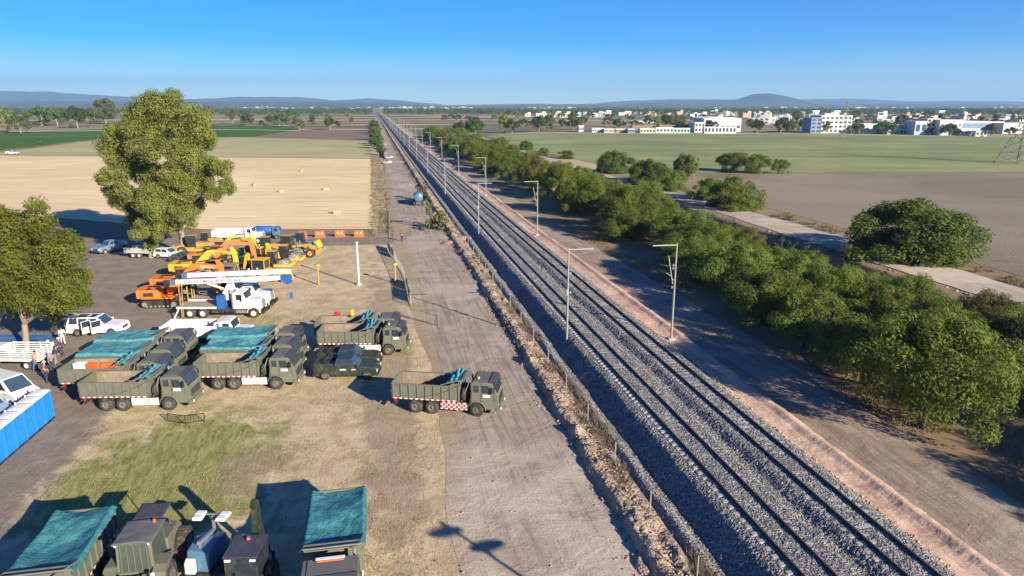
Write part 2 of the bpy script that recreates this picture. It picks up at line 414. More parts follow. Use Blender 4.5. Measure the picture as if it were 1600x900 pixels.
# ---- fields and roads on the left of the railway
sheet('parking_lot', [(-95, 12), (5.5, 12), (5.2, 60), (4.4, 118), (-0.2, 121), (-90, 121)], LOT, .0, .25, 1.2, True)
STUB = mat_field('stubble', (.68, .52, .29), (.80, .63, .38), .9, R(-1), (.48, .35, .18), .55, .05, (.50, .37, .20))
sheet('stubble_field', [G(586, 357), G(330, 359), G(150, 345), G(0, 332), (-190, 150), (-520, 300), G(0, 243), G(300, 246), G(585, 248)], STUB, .01, .6, 4)
PALE = mat_field('pale_wheat', (.36, .34, .16), (.43, .40, .20), .25, 0, (.26, .26, .12), .5, .03)
sheet('wheat_field', [G(588, 247.3), G(300, 245.3), G(0, 242.3), (-420, 330), G(0, 238), G(165, 217.5), G(370, 214.5), G(592, 220.5)], PALE, .02, 1.0, 8)
LUSH = mat_field('lush_alfalfa', (.055, .125, .018), (.075, .155, .03), .2, 0, (.05, .10, .02), .4, .05)
sheet('alfalfa_field', [G(0, 234.5), (-700, 380), (-900, 640), G(0, 207), G(160, 202), G(330, 195.5), G(440, 197), G(470, 201), G(400, 213.5), G(165, 215.5)], LUSH, .03, 1.5, 10)
BROWNP = mat_field('brown_plough', (.20, .145, .11), (.25, .18, .13), .2, 0, (.15, .11, .08), .4, .05)
sheet('ploughed_strip', [G(408, 214), G(480, 202), G(583, 203), G(590, 219.5)], BROWNP, .02, 1.0, 8)
sheet('field_path', [G(0, 206.4), G(330, 202.4), G(455, 204.2), G(455, 203.6), G(330, 201.6), G(0, 205.6)], CANALR, .05, .5, 10)
DRYS = mat_field('dry_bank_grass', (.42, .33, .20), (.50, .41, .25), .5, 0, (.20, .16, .08), .5, .3, (.15, .14, .06))
sheet('field_verge', [(-.9, 122), (1.4, 119), (2.6, 200), (4.0, 330), (3.2, 520), (-.5, 560), (-1.2, 300)], DRYS, .035, .35, 3, True)
sheet('field_track', [(-92, 116), (-30, 115), (2.5, 113), (2.7, 121.5), (-30, 125.5), (-56, 128), (-90, 140)], mat_road('field_track_dust', (.21, .165, .125), (.29, .235, .18)), .024, .5, 3, True)
sheet('dirt_road', [(2.6, 5), (12.5, 5), (12.5, 60), (11.8, 110), (11.4, 170), (10.2, 300), (11, 700), (12, 1500), (6, 1500), (5, 700), (4.3, 300), (2.6, 190), (2.0, 115), (3.2, 75), (4.0, 55), (3.1, 36)], ROAD, .012, .3, 2, True)

# ---- the railway: bank, ballast, haul track
def lerp_prof(prof, t): 
    p = np.array(prof); return np.interp(t, p[:, 0], p[:, 1])
BALP = [(14.2, -.05), (14.55, .10), (14.85, .32), (15.15, .30), (15.4, .10), (15.85, .02), (17.15, 1.0), (17.45, 1.06), (17.95, 1.08), (18.15, 1.14), (20.75, 1.13), (21.0, .99), (21.5, .92), (22.05, 1.14), (22.3, 1.18), (22.6, 1.21), (24.98, 1.21), (25.2, 1.15), (25.75, .74), (26.0, .60)]
def ballast_z(t): return float(lerp_prof(BALP, t))
def build_ballast():
    def piece(s0, s1, ds, dt, amp):
        t = np.arange(14.2, 26.01, dt); s = np.arange(s0, s1 + ds * .5, ds); X, Y = np.meshgrid(t, s)
        k = rng.random(X.shape) * amp * 2 - amp
        k = k * np.where((X > 15.2) & (X < 17.6) | (X > 20.95) & (X < 22.2), 1.5, 1.0)
        Z = lerp_prof(BALP, X + (fbm(Y * .35, X * .2, 3, 2) - .45) * .35) + k + (fbm(X * 1.3, Y * 1.3, 3, 4) - .45) * .10
        e = (s1 - Y[:, :1]) < ds * .5
        return X + rng.uniform(-.3, .3, X.shape) * dt, Y, Z
    parts = [piece(-5, 20, .2, .12, .03), piece(20, 78, .062, .062, .032), piece(78, 160, .16, .11, .045), piece(160, 420, .8, .2, .05), piece(420, 2600, 10, .45, .02)]
    V = []; F = []; off = 0
    for X, Y, Z in parts:
        ny, nx = X.shape; i = np.arange(ny * nx).reshape(ny, nx) + off
        V.append(np.stack([X, Y, Z], -1).reshape(-1, 3)); F.append(np.stack([i[:-1, :-1], i[:-1, 1:], i[1:, 1:], i[1:, :-1]], -1).reshape(-1, 4)); off += ny * nx
    o = npmesh('ballast_bed', np.concatenate(V), np.concatenate(F), BALLAST); o.rotation_euler.z = RZ; struct(o)
build_ballast()
def strip(name, t0, t1, dt, segs, prof, amp, m, namp=.2, wob=.5, lump=0, z0=0):
    V = []; F = []; off = 0
    for s0, s1, ds in segs:
        t = np.arange(t0, t1 + dt * .5, dt); s = np.arange(s0, s1 + ds * .5, ds); X, Y = np.meshgrid(t, s)
        Z = lerp_prof(prof, X + (fbm(Y * .22, Y * 0 + 1, 4, 8) - .46) * 2 * wob) + rng.uniform(-amp, amp, X.shape)
        w = np.clip(np.minimum(X - t0, t1 - X) / .5, 0, 1)
        Z = Z + ((fbm(X * 1.1, Y * 1.1, 4, 12) - .46) * namp + np.clip(fbm(X * .7 + 9, Y * .5, 3, 21) - .5, 0, 1) * lump) * w + z0
        ny, nx = X.shape; i = np.arange(ny * nx).reshape(ny, nx) + off
        V.append(np.stack([X, Y, Z], -1).reshape(-1, 3)); F.append(np.stack([i[:-1, :-1], i[:-1, 1:], i[1:, 1:], i[1:, :-1]], -1).reshape(-1, 4)); off += ny * nx
    o = npmesh(name, np.concatenate(V), np.concatenate(F), m); o.rotation_euler.z = RZ; return struct(o)
SEG = [(-5, 24, .3), (24, 80, .09), (80, 170, .25), (170, 600, 1.5), (600, 2600, 15)]
SPOIL = mat_gravel('bank_spoil', (.22, .165, .12), (.40, .32, .24), 7, (.42, .30, .21))
strip('earth_bank', 11.5, 14.4, .09, SEG, [(11.5, -.1), (12.3, -.05), (12.65, .42), (13.1, .45), (13.5, .30), (14.5, .18)], .035, SPOIL, .5, .35, 1.5)
strip('laterite_shoulder', 25.7, 30.0, .10, SEG, [(25.7, .55), (26.1, .55), (26.9, .48), (27.6, .50), (28.1, .66), (28.5, .60), (29.2, .05), (30, -.08)], .012, PINK, .12, .22, 0)
sheet('haul_track', [(28.6, 0), (35.2, 0), (35.6, 60), (33.5, 120), (33, 300), (33, 800), (29, 800), (28.6, 200)], HAUL, .06, .35, 2, True)
sheet('canal_road', [(70.6, 10), (78.6, 10), (78.6, 90), (79.4, 110), (78.2, 145), (75.5, 190), (74.8, 240), (74.5, 300), (75, 400), (79, 560), (84, 700), (80, 700), (74, 560), (70, 400), (70.5, 300), (71, 240), (72.6, 190), (71.6, 140), (70.4, 110), (70.2, 90)], CANALR, .05, .35, 2, True)
# rubble edge beside the canal
def rubble():
    n = 1500; s = rng.uniform(60, 145, n); t = 69.6 - np.abs(rng.normal(0, 1.1, n)); r = rng.uniform(.12, .5, n)
    base = np.array([[1, 0, 0], [-1, 0, 0], [0, 1, 0], [0, -1, 0], [0, 0, 1], [0, 0, -1]], float)
    tri = np.array([[4, 0, 2], [4, 2, 1], [4, 1, 3], [4, 3, 0], [5, 2, 0], [5, 1, 2], [5, 3, 1], [5, 0, 3]])
    k = rng.uniform(.5, 1.2, (n, 6, 1)); V = base[None] * k * r[:, None, None] * np.array([1.2, 1, .7]) + np.stack([t, s, -.1 - .45 * (69.6 - t)], -1)[:, None]
    V = V + rng.uniform(-.1, .1, V.shape)
    F = tri[None] + (np.arange(n) * 6)[:, None, None]
    o = npmesh('rubble', V.reshape(-1, 3), F.reshape(-1, 3), ROCK); o.rotation_euler.z = RZ
    tag(o, 'grey rubble tipped along the ditch side of the canal road', 'rubble', kind='stuff')
rubble()
def bank_stones():
    n = 2600; s = 24 + 60 * rng.random(n) ** 1.2; t = np.where(rng.random(n) < .7, 12.75 + rng.normal(0, .45, n), 26.0 + rng.normal(0, .10, n)); r = rng.uniform(.04, .16, n)
    base = np.array([[1, 0, 0], [-1, 0, 0], [0, 1, 0], [0, -1, 0], [0, 0, 1], [0, 0, -1]], float)
    tri = np.array([[4, 0, 2], [4, 2, 1], [4, 1, 3], [4, 3, 0], [5, 2, 0], [5, 1, 2], [5, 3, 1], [5, 0, 3]])
    z = np.where(t < 20, np.interp(t, [11.5, 12.3, 12.65, 13.5], [.03, .03, .40, .35]), .62)
    V = base[None] * rng.uniform(.5, 1.2, (n, 6, 1)) * r[:, None, None] * np.array([1.2, 1, .8]) + np.stack([t, s, z], -1)[:, None]
    o = npmesh('bank_clods', V.reshape(-1, 3), (tri[None] + (np.arange(n) * 6)[:, None, None]).reshape(-1, 3), SPOIL); o.rotation_euler.z = RZ
    tag(o, 'loose clods and stones scattered along the earth bank and shoulder', 'stones', kind='stuff')
bank_stones()
def road_clods():
    n = 2600; s = 24 + 100 * rng.random(n) ** 1.3; t = np.where(rng.random(n) < .6, rng.uniform(3, 12, n), rng.uniform(29.5, 36, n)); r = rng.uniform(.02, .07, n) * (.6 + (rng.random(n) < .06) * 1.2)
    base = np.array([[1, 0, 0], [-1, 0, 0], [0, 1, 0], [0, -1, 0], [0, 0, 1], [0, 0, -1]], float)
    tri = np.array([[4, 0, 2], [4, 2, 1], [4, 1, 3], [4, 3, 0], [5, 2, 0], [5, 1, 2], [5, 3, 1], [5, 0, 3]])
    V = base[None] * rng.uniform(.5, 1.3, (n, 6, 1)) * r[:, None, None] * np.array([1.2, 1, .6]) + np.stack([t, s, .03 + 0 * s], -1)[:, None]
    o = npmesh('road_clods', V.reshape(-1, 3), (tri[None] + (np.arange(n) * 6)[:, None, None]).reshape(-1, 3), EARTH); o.rotation_euler.z = RZ
    tag(o, 'small clods and stones lying on the dirt road and haul track', 'stones', kind='stuff')
road_clods()
def heaps():
    for i, (px, py, a, b, h) in enumerate([(722, 374, 2.8, 1.4, .5), (728, 396, 3.4, 1.3, .55), (752, 424, 2.6, 1.1, .4), (700, 380, 1.9, 1.1, .35), (775, 466, 2.4, .9, .35)]):
        X, Y = np.meshgrid(np.linspace(-1, 1, 36), np.linspace(-1, 1, 36)); q = np.sqrt(X ** 2 + Y ** 2)
        Z = h * np.clip(1 - q ** 1.4, -.1, 1) * (.5 + 1.1 * fbm(X * 2.2 + i * 7, Y * 2.2, 4, 70 + i)) + rng.uniform(-.03, .03, X.shape)
        o = gridmesh('spoil_heap', X * a, Y * b, Z, EARTH); p = G(px, py); o.location = (p.x, p.y, .02); o.rotation_euler = (0, 0, i * 1.1 + 1)
        tag(o, 'heap of dug earth on the dirt road edge, ' + ['fourth from the camera', 'third and largest', 'second from the camera', 'flat one farthest away', 'nearest to the camera'][i], 'earth heap', 'earth heaps on the road edge')
heaps()

# ---- fields on the right
PLOW = mat_field('ploughed_soil', (.215, .175, .128), (.295, .245, .178), 1.6, R(-8), (.27, .22, .15), .8, .02, (.32, .26, .17), .2)
sheet('ploughed_field', [ST(83, -20), ST(84, 60), ST(85, 110), ST(86, 160), G(1195, 270.6), G(1600, 270.6), (520, 236), (520, -60)], PLOW, .01, .5, 5)
GREENF = mat_field('green_barley', (.205, .240, .100), (.285, .300, .135), .06, R(6), (.135, .18, .075), .55, .06)
sheet('barley_field', [G(1195, 270), ST(86, 225), ST(82, 300), ST(80, 380), G(790, 222), G(760, 212), G(830, 208), G(1200, 209), G(1600, 213), (720, 560), (720, 238), G(1600, 269.7)], GREENF, .02, 1.0, 8)
sheet('barley_headland', [G(760, 211), G(830, 206.5), G(1200, 207.3), G(1600, 210.5), (760, 600), (760, 560), G(1600, 214), G(1200, 209.6), G(830, 208.6)], mat_field('dry_headland', (.36, .32, .19), (.42, .36, .22), .1), .03, .8, 8)

# ---- hills on the horizon
def hills(name, D, table, depth, col, seed):
    px = np.array([a for a, _ in table], float); hh = []
    fx = lambda p: xat(p, HORY, D)
    X = np.linspace(fx(px[0]), fx(px[-1]), 420); crest = np.interp(X, [fx(p) for p in px], [max(0, zat(y, D)) for _, y in table])
    crest = crest * (.93 + .14 * fbm(X * .004, X * 0, 4, seed)) 
    V = np.linspace(-1, 1, 26); Xg, Vg = np.meshgrid(X, V)
    prof = np.clip(1 - np.abs(Vg) ** 1.15, 0, 1)
    Z = crest[None] * prof * (.82 + .36 * fbm(Xg * .0022, Vg * 3.1 + 7, 5, seed + 3) * (1 - prof) + .18 * prof) - 3
    Yg = D + Vg * depth
    t = NT(name + '_scrub'); c = t.co(); n = t.noise(c, .0016, 7, .65); n2 = t.noise(c, .008, 5, .7)
    t.base(t.mix(t.rng(n, .38, .62), col, tuple(x * .62 for x in col)), .95, .05); t.bump(n2, .6, 60)
    struct(gridmesh(name, Xg, Yg, Z, t.m, smooth=True))
hills('far_hills', 13500, [(-150, 150), (0, 141), (60, 143), (85, 142.5), (140, 147), (200, 150), (300, 155), (380, 150.5), (470, 151), (520, 156), (580, 153), (620, 156), (700, 164), (800, 162), (850, 161.5), (900, 164), (960, 158), (1060, 154), (1130, 155), (1250, 155), (1300, 153.5), (1345, 154), (1420, 158), (1500, 157), (1600, 158), (1750, 156)], 2600, (.10, .095, .075), 3)
hills('table_hills', 9500, [(700, 166), (780, 165.5), (815, 163), (850, 163.5), (885, 162), (940, 162.5), (960, 165), (1000, 160.5), (1060, 157), (1110, 156), (1150, 155.5), (1162, 152), (1178, 146.5), (1196, 145), (1214, 146.5), (1227, 153), (1240, 159), (1290, 163), (1345, 161.5), (1420, 162), (1500, 160), (1600, 162.5), (1750, 163)], 1500, (.095, .095, .07), 9)
hills('low_hills', 7800, [(-150, 156), (60, 157.5), (160, 158), (260, 160), (330, 157), (400, 158.5), (500, 158), (600, 161), (680, 165), (760, 166), (900, 165), (1050, 163.5), (1350, 165.5), (1600, 166), (1750, 166)], 900, (.11, .105, .075), 15)

# ---- haze
def haze():
    mb = MB(); mb.box(-17500, 17500, -2500, 17500, -6, 620)
    m = bpy.data.materials.new('haze'); m.use_nodes = True; nt = m.node_tree; nt.nodes.clear()
    o = nt.nodes.new('ShaderNodeOutputMaterial'); v = nt.nodes.new('ShaderNodeVolumePrincipled')
    v.inputs['Color'].default_value = (.38, .66, 1.0, 1); v.inputs['Density'].default_value = 8.5e-5; v.inputs['Anisotropy'].default_value = .1
    nt.links.new(v.outputs[0], o.inputs['Volume']); ob = mb.build('haze', m); tag(ob, 'thin blue distance haze over the whole plain', 'haze', kind='stuff')
haze()

# ---- rails and sleepers
def track(tc, z, label):
    e = empty('railway_track', label, 'railway track', ST(tc, 0), RZ, 'the two parallel railway tracks')
    rail = paint('rail_steel', (.095, .070, .058), .55, .3, dirt=.3)
    for sx in (-.725, .725):
        mb = MB()
        for a, b in ((-5, 300), (300, 2500)):
            mb.box(sx - .036, sx + .036, a, b, z + .14, z + .19); mb.box(sx - .012, sx + .012, a, b, z + .02, z + .14); mb.box(sx - .075, sx + .075, a, b, z - .01, z + .02)
        mb.build('rail', rail, e)
    m = MB(); m.prism([(-1.3, -.2), (1.3, -.2), (1.3, .0), (1.22, .02), (-1.22, .02), (-1.3, .0)], -.13, .13)
    fst = paint('sleeper_concrete', (.40, .385, .36), .9, dirt=.5)
    first = m.build('sleeper', fst, e); first.location = (0, 24, z)
    for k in range(1, 100):
        c = first.copy(); COL.objects.link(c); c.location = (rnd.uniform(-.02, .02), 24 + .61 * k, z)
    r = MB()
    for k in range(100, 420): r.box(-1.3, 1.3, 24 + .61 * k - .13, 24 + .61 * k + .13, z - .2, z + .01)
    for k in range(1, 38): r.box(-1.3, 1.3, 24 - .61 * k - .13, 24 - .61 * k + .13, z - .2, z + .01)
    tag(r.build('sleepers', fst, e), kind='stuff')
track(19.07, 1.105, 'left railway track, the one nearer the dirt road and parked trucks')
track(23.63, 1.185, 'right railway track, the one nearer the green tree belt')
# ================================================================== VEGETATION
def leafmat(name, a, b, c=None, trans=.35):
    t = NT(name); co = t.co(); n = t.noise(co, .55, 5, .7); n2 = t.noise(co, 6, 3, .7)
    oi = t.n('ShaderNodeObjectInfo')
    cc = t.mix(t.rng(n, .36, .64), a, b); cc = t.mix(t.rng(n2, .5, .75, 0, .6), cc, c or tuple(x * 1.4 for x in b))
    hsv = t.n('ShaderNodeHueSaturation', {'Color': cc, 'Hue': t.rng(oi.outputs['Random'], 0, 1, .488, .512), 'Value': t.rng(oi.outputs['Random'], 0, 1, .82, 1.18)})
    t.base(hsv.outputs[0], .75, .12)
    tr = t.n('ShaderNodeBsdfTranslucent', {'Color': hsv.outputs[0]}); mx = t.n('ShaderNodeMixShader', {0: trans, 1: t.b.outputs[0], 2: tr.outputs[0]})
    t.l(mx.outputs[0], t.t.nodes['Material Output'].inputs[0]); return t.m
L_MESQ = leafmat('mesquite_leaves', (.098, .142, .026), (.190, .235, .048), trans=.42)
L_EUC = leafmat('eucalyptus_leaves', (.150, .172, .045), (.275, .285, .078), trans=.45)
L_LEFT = leafmat('pepper_tree_leaves', (.115, .160, .025), (.225, .270, .050), trans=.45)
L_DARK = leafmat('dark_leaves', (.055, .085, .02), (.085, .12, .03))
L_FAR = leafmat('far_leaves', (.085, .105, .035), (.14, .16, .06))
L_DRY = leafmat('dry_twigs', (.20, .165, .085), (.30, .25, .13))
L_CACT = leafmat('cactus_pads', (.20, .24, .10), (.34, .36, .20), trans=.05)
BARK = paint('grey_bark', (.26, .21, .16), .95, dirt=.5, bump=.4, scale=3); BARKD = paint('dark_bark', (.12, .09, .065), .95, dirt=.4, bump=.4)

def leaves(cs, rs, cnt, L, W, up=.35, droop=0., shell=.55, flat=.8):
    cs = np.asarray(cs, float); rs = np.asarray(rs, float); cnt = np.asarray(cnt, int)
    idx = np.repeat(np.arange(len(cs)), cnt); n = len(idx)
    d = rng.normal(size=(n, 3)); d[:, 2] = d[:, 2] + .25; d /= np.linalg.norm(d, axis=1)[:, None]
    rad = shell + (1 - shell) * rng.random(n) ** .6 + rng.normal(0, .06, n)
    # ragged clump surface: each direction gets its own reach
    rag = .78 + .5 * fbm(d[:, 0] * 2.2 + idx * 3.1, d[:, 1] * 2.2 + d[:, 2] * 2.7, 3, 31)
    P = cs[idx] + d * (rs[idx] * rad * rag)[:, None] * np.array([1, 1, flat])
    nr = d + rng.normal(0, .55, (n, 3)); nr[:, 2] += up; nr /= np.linalg.norm(nr, axis=1)[:, None]
    t = rng.normal(size=(n, 3)); t[:, 2] -= droop; t -= nr * (t * nr).sum(1)[:, None]; t /= np.linalg.norm(t, axis=1)[:, None]
    b = np.cross(nr, t); l = L * rng.uniform(.6, 1.3, n)[:, None]; w = W * rng.uniform(.6, 1.3, n)[:, None]
    V = np.stack([P - t * l * .5, P - b * w * .5, P + t * l * .5, P + b * w * .5], 1).reshape(-1, 3)
    return V, np.arange(n * 4).reshape(-1, 4)
def mesq_clumps(Rd, H, n, seed, bare=.32, skew=0):
    g = np.random.default_rng(seed); cs = []; rs = []
    for i in range(n):
        a = g.uniform(0, 2 * math.pi); q = math.sqrt(g.random()) * .86
        lob = 1 + .22 * math.sin(a * 3 + seed) + .14 * math.sin(a * 5 + seed * 2)
        r = q * Rd * lob; top = H * (bare + (1 - bare) * math.sqrt(max(0, 1 - q * q))) * g.uniform(.90, 1.05)
        low = H * bare * g.uniform(.6, 1.0)
        z = top if g.random() < (.68 if bare > .1 else .45) else g.uniform(low, top * (1 if bare > .1 else .6))
        cr = Rd * g.uniform(.16, .27)
        cs.append((r * math.cos(a), r * math.sin(a), max(cr * .5, z - cr * .75))); rs.append(cr)
    return cs, rs
def limb(mb, a, b, r0, r1, k=4, wig=.12):
    a = Vector(a); b = Vector(b); L = (b - a).length; pts = []
    for i in range(k + 1):
        f = i / k; p = a.lerp(b, f); p.z += math.sin(f * math.pi) * L * .06
        if 0 < i < k: p += Vector((rnd.uniform(-1, 1), rnd.uniform(-1, 1), rnd.uniform(-.5, .5))) * L * wig * .5
        pts.append(p)
    mb.tube(pts, [r0 + (r1 - r0) * i / k for i in range(k + 1)], 7); return pts
def make_tree(name, cs, rs, lm, bm, dens, L, W, trunks=1, tr=.25, fork=.25, nl=9, droop=0., shell=.55, flat=.85, core=True):
    e = empty(name, 'tree', 'tree'); cs = [tuple(c) for c in cs]
    cnt = [max(12, int(dens * r * r)) for r in rs]
    V, F = leaves(cs, rs, cnt, L, W, droop=droop, shell=shell, flat=flat)
    npmesh('crown', V, F, lm, e)
    mb = MB(); H = max(c[2] for c in cs)
    for k in range(trunks):
        off = Vector((0, 0, 0)) if trunks == 1 else Vector((math.cos(k * 2.4), math.sin(k * 2.4), 0)) * tr * 1.2
        f = Vector((rnd.uniform(-.1, .1), rnd.uniform(-.1, .1), 1)) * H * fork + off * 2
        mb.tube([off - Vector((0, 0, .2)), off * 1.02 + Vector((0, 0, .15)), off.lerp(f, .5), f], [tr * 1.5, tr * 1.1, tr * .9, tr * .75], 9)
        ch = sorted(range(len(cs)), key=lambda i: -rs[i] + rnd.random() * rs[i])[:nl]
        for i in ch[:nl]:
            m = f.lerp(Vector(cs[i]), rnd.uniform(.35, .55)); m.z += .03 * H
            limb(mb, f, m, tr * .62, tr * .36, 3); limb(mb, m, cs[i], tr * .36, tr * .1, 3)
    mb.build('trunk', bm, e); return e
PARK = []                                                    # prototypes are placed as real trees; none is left over
def proto_set(fn, n): return [fn(i) for i in range(n)]
class Kind:
    """the first placed tree is the prototype itself, later ones are copies of it"""
    def __init__(s, makers): s.mk = makers; s.p = [None] * len(makers)
    def put(s, i, name, x, y, sc, rz, label, cat='tree', group=None, z=0, sz=None):
        i %= len(s.mk)
        if s.p[i] is None: s.p[i] = s.mk[i](); o = s.p[i]
        else: o = copy_tree(s.p[i])
        o.name = name; o.location = (x, y, z); o.rotation_euler = (0, 0, rz); o.scale = (sc, sc, sz or sc)
        o['label'] = label; o['category'] = cat
        if group: o['group'] = group
        elif 'group' in o: del o['group']
        return o
def mk_mesq(seed, Rd, H, n, lm=L_MESQ, dens=470, L=.25, W=.088, bare=.2):
    def f():
        cs, rs = mesq_clumps(Rd, H, n, seed, bare)
        return make_tree('mesquite_tree', cs, rs, lm, BARKD, dens, L, W, 2, .16, .18, 8, droop=.35, shell=.5, flat=.9)
    return f
MESQ = Kind([mk_mesq(3, 4.2, 5.6, 58), mk_mesq(5, 4.6, 6.2, 64), mk_mesq(8, 3.8, 5.2, 50), mk_mesq(12, 4.8, 5.8, 62), mk_mesq(14, 4.2, 6.4, 56, leafmat('olive_leaves', (.11, .12, .03), (.19, .19, .06)))])
SKIRT = Kind([mk_mesq(41, 4.4, 5.4, 74, L_MESQ, 300, .32, .12, .06), mk_mesq(43, 4.0, 5.0, 66, L_MESQ, 300, .32, .12, .06), mk_mesq(45, 4.6, 5.8, 130, leafmat('deep_green_leaves', (.070, .110, .024), (.135, .180, .042)), 300, .32, .12, .06)])
BUSH = Kind([mk_mesq(21, 1.6, 2.2, 16, L_MESQ, 420, .24, .10, .1), mk_mesq(22, 1.7, 1.9, 15, L_DRY, 200, .22, .05, .1), mk_mesq(23, 1.5, 2.6, 15, L_DARK, 420, .24, .10, .1)])
def mk_far(seed, Rd, H, n, lm, tall=False):
    def f():
        g = np.random.default_rng(seed)
        if tall:
            cs = []; rs = []
            for i in range(n):
                h = g.uniform(.3, 1); a = g.uniform(0, 6.28); q = g.random() ** .5 * Rd * (1.05 - abs(h - .6) * .9)
                cs.append((q * math.cos(a), q * math.sin(a), h * H)); rs.append(Rd * g.uniform(.28, .42))
        else: cs, rs = mesq_clumps(Rd, H, n, seed, .3)
        return make_tree('broadleaf_tree', cs, rs, lm, BARK, 75, .75, .38, 1, .28, .3, 6, flat=.9)
    return f
FAR = Kind([mk_far(31, 5, 8, 22, L_FAR), mk_far(32, 6, 9, 26, L_DARK), mk_far(33, 4.5, 11, 26, L_FAR, True), mk_far(34, 5.5, 7, 24, leafmat('bright_leaves', (.06, .12, .02), (.09, .18, .03))), mk_far(35, 4, 12, 24, L_EUC, True)])

# ---- the big eucalyptus (lobes read from the photo, spread in depth)
def lobes_tree(name, base, lobes, label, lm, bm, extra, dens, L, W, tr, sub=4, trunk2=None, branches=None):
    b = G(*base); Y = b.y; e = empty(name, label, 'tree', (b.x, b.y, 0)); cs = []; rs = []
    k = math.hypot(Y, CAMH) / FPX
    for (px, py, pr) in lobes:
        dy = rnd.uniform(-1, 1) * extra; z = zat(py, Y + dy); x = xat(px, py, Y + dy); r = pr * k * 1.10
        for j in range(sub):
            d = Vector((rnd.gauss(0, 1), rnd.gauss(0, 1), rnd.gauss(0, 1))).normalized() * r * rnd.uniform(.30, .85)
            rr = r * rnd.uniform(.28, .66); cs.append((x - b.x + d.x, dy + d.y, max(rr + .5, z + d.z))); rs.append(rr)
    V, F = leaves(cs, rs, [max(20, int(dens * r * r)) for r in rs], L, W, droop=.5, shell=.15, flat=.9)
    npmesh('crown', V, F, lm, e)
    for bs in [(0, 0)] + ([trunk2] if trunk2 else []):
        mb = MB(); o = Vector((bs[0], bs[1], 0)); fk = o + Vector((rnd.uniform(-.3, .3), 0, branches[0]))
        mb.tube([o - Vector((0, 0, .3)), o + Vector((0, 0, .25)), o.lerp(fk, .5), fk], [tr * 1.7, tr * 1.15, tr * .95, tr * .9], 12)
        for j in range(branches[1]):
            i = rnd.randrange(len(cs)); tgt = Vector(cs[i]); m = fk.lerp(tgt, .5); m.z += .4
            limb(mb, fk, m, tr * .6, tr * .33, 4, .08); limb(mb, m, tgt, tr * .33, .05, 4, .1)
        mb.build('trunk', bm, e)
    return e
lobes_tree('eucalyptus_tree', (238, 402), [(238, 172, 26), (268, 168, 24), (215, 190, 24), (300, 185, 26), (190, 212, 24), (222, 212, 28), (262, 205, 30), (312, 212, 24), (182, 245, 24), (215, 245, 26), (255, 240, 28),
   (292, 240, 28), (318, 250, 20), (200, 278, 30), (165, 275, 16), (240, 275, 30), (280, 275, 28), (318, 285, 24), (345, 262, 20), (352, 290, 16), (332, 300, 16), (182, 300, 20), (215, 310, 26), (250, 308, 28), (290, 308, 26),
   (225, 335, 24), (258, 338, 24), (288, 338, 20), (218, 360, 15), (242, 362, 15), (305, 325, 16), (236, 380, 11)],
   'tall broad eucalyptus with an olive green crown standing behind the parked machines', L_EUC, BARK, 4.2, 330, .38, .13, .46, 13, (3.6, 2.8), (5.0, 9))
lobes_tree('pepper_tree', (42, 548), [(-60, 400, 46), (-20, 355, 38), (20, 350, 34), (60, 345, 26), (-10, 395, 44), (40, 388, 40), (85, 380, 32), (118, 385, 16), (0, 432, 40), (45, 430, 40), (92, 425, 36), (128, 432, 18),
   (15, 468, 34), (62, 462, 34), (105, 468, 28), (132, 470, 14), (-40, 470, 36), (88, 490, 16)], 'green leafy tree with a forked pale trunk at the left edge of the lot', L_LEFT, BARK, 2.6, 400, .27, .10, .27, 13, None, (2.6, 8))

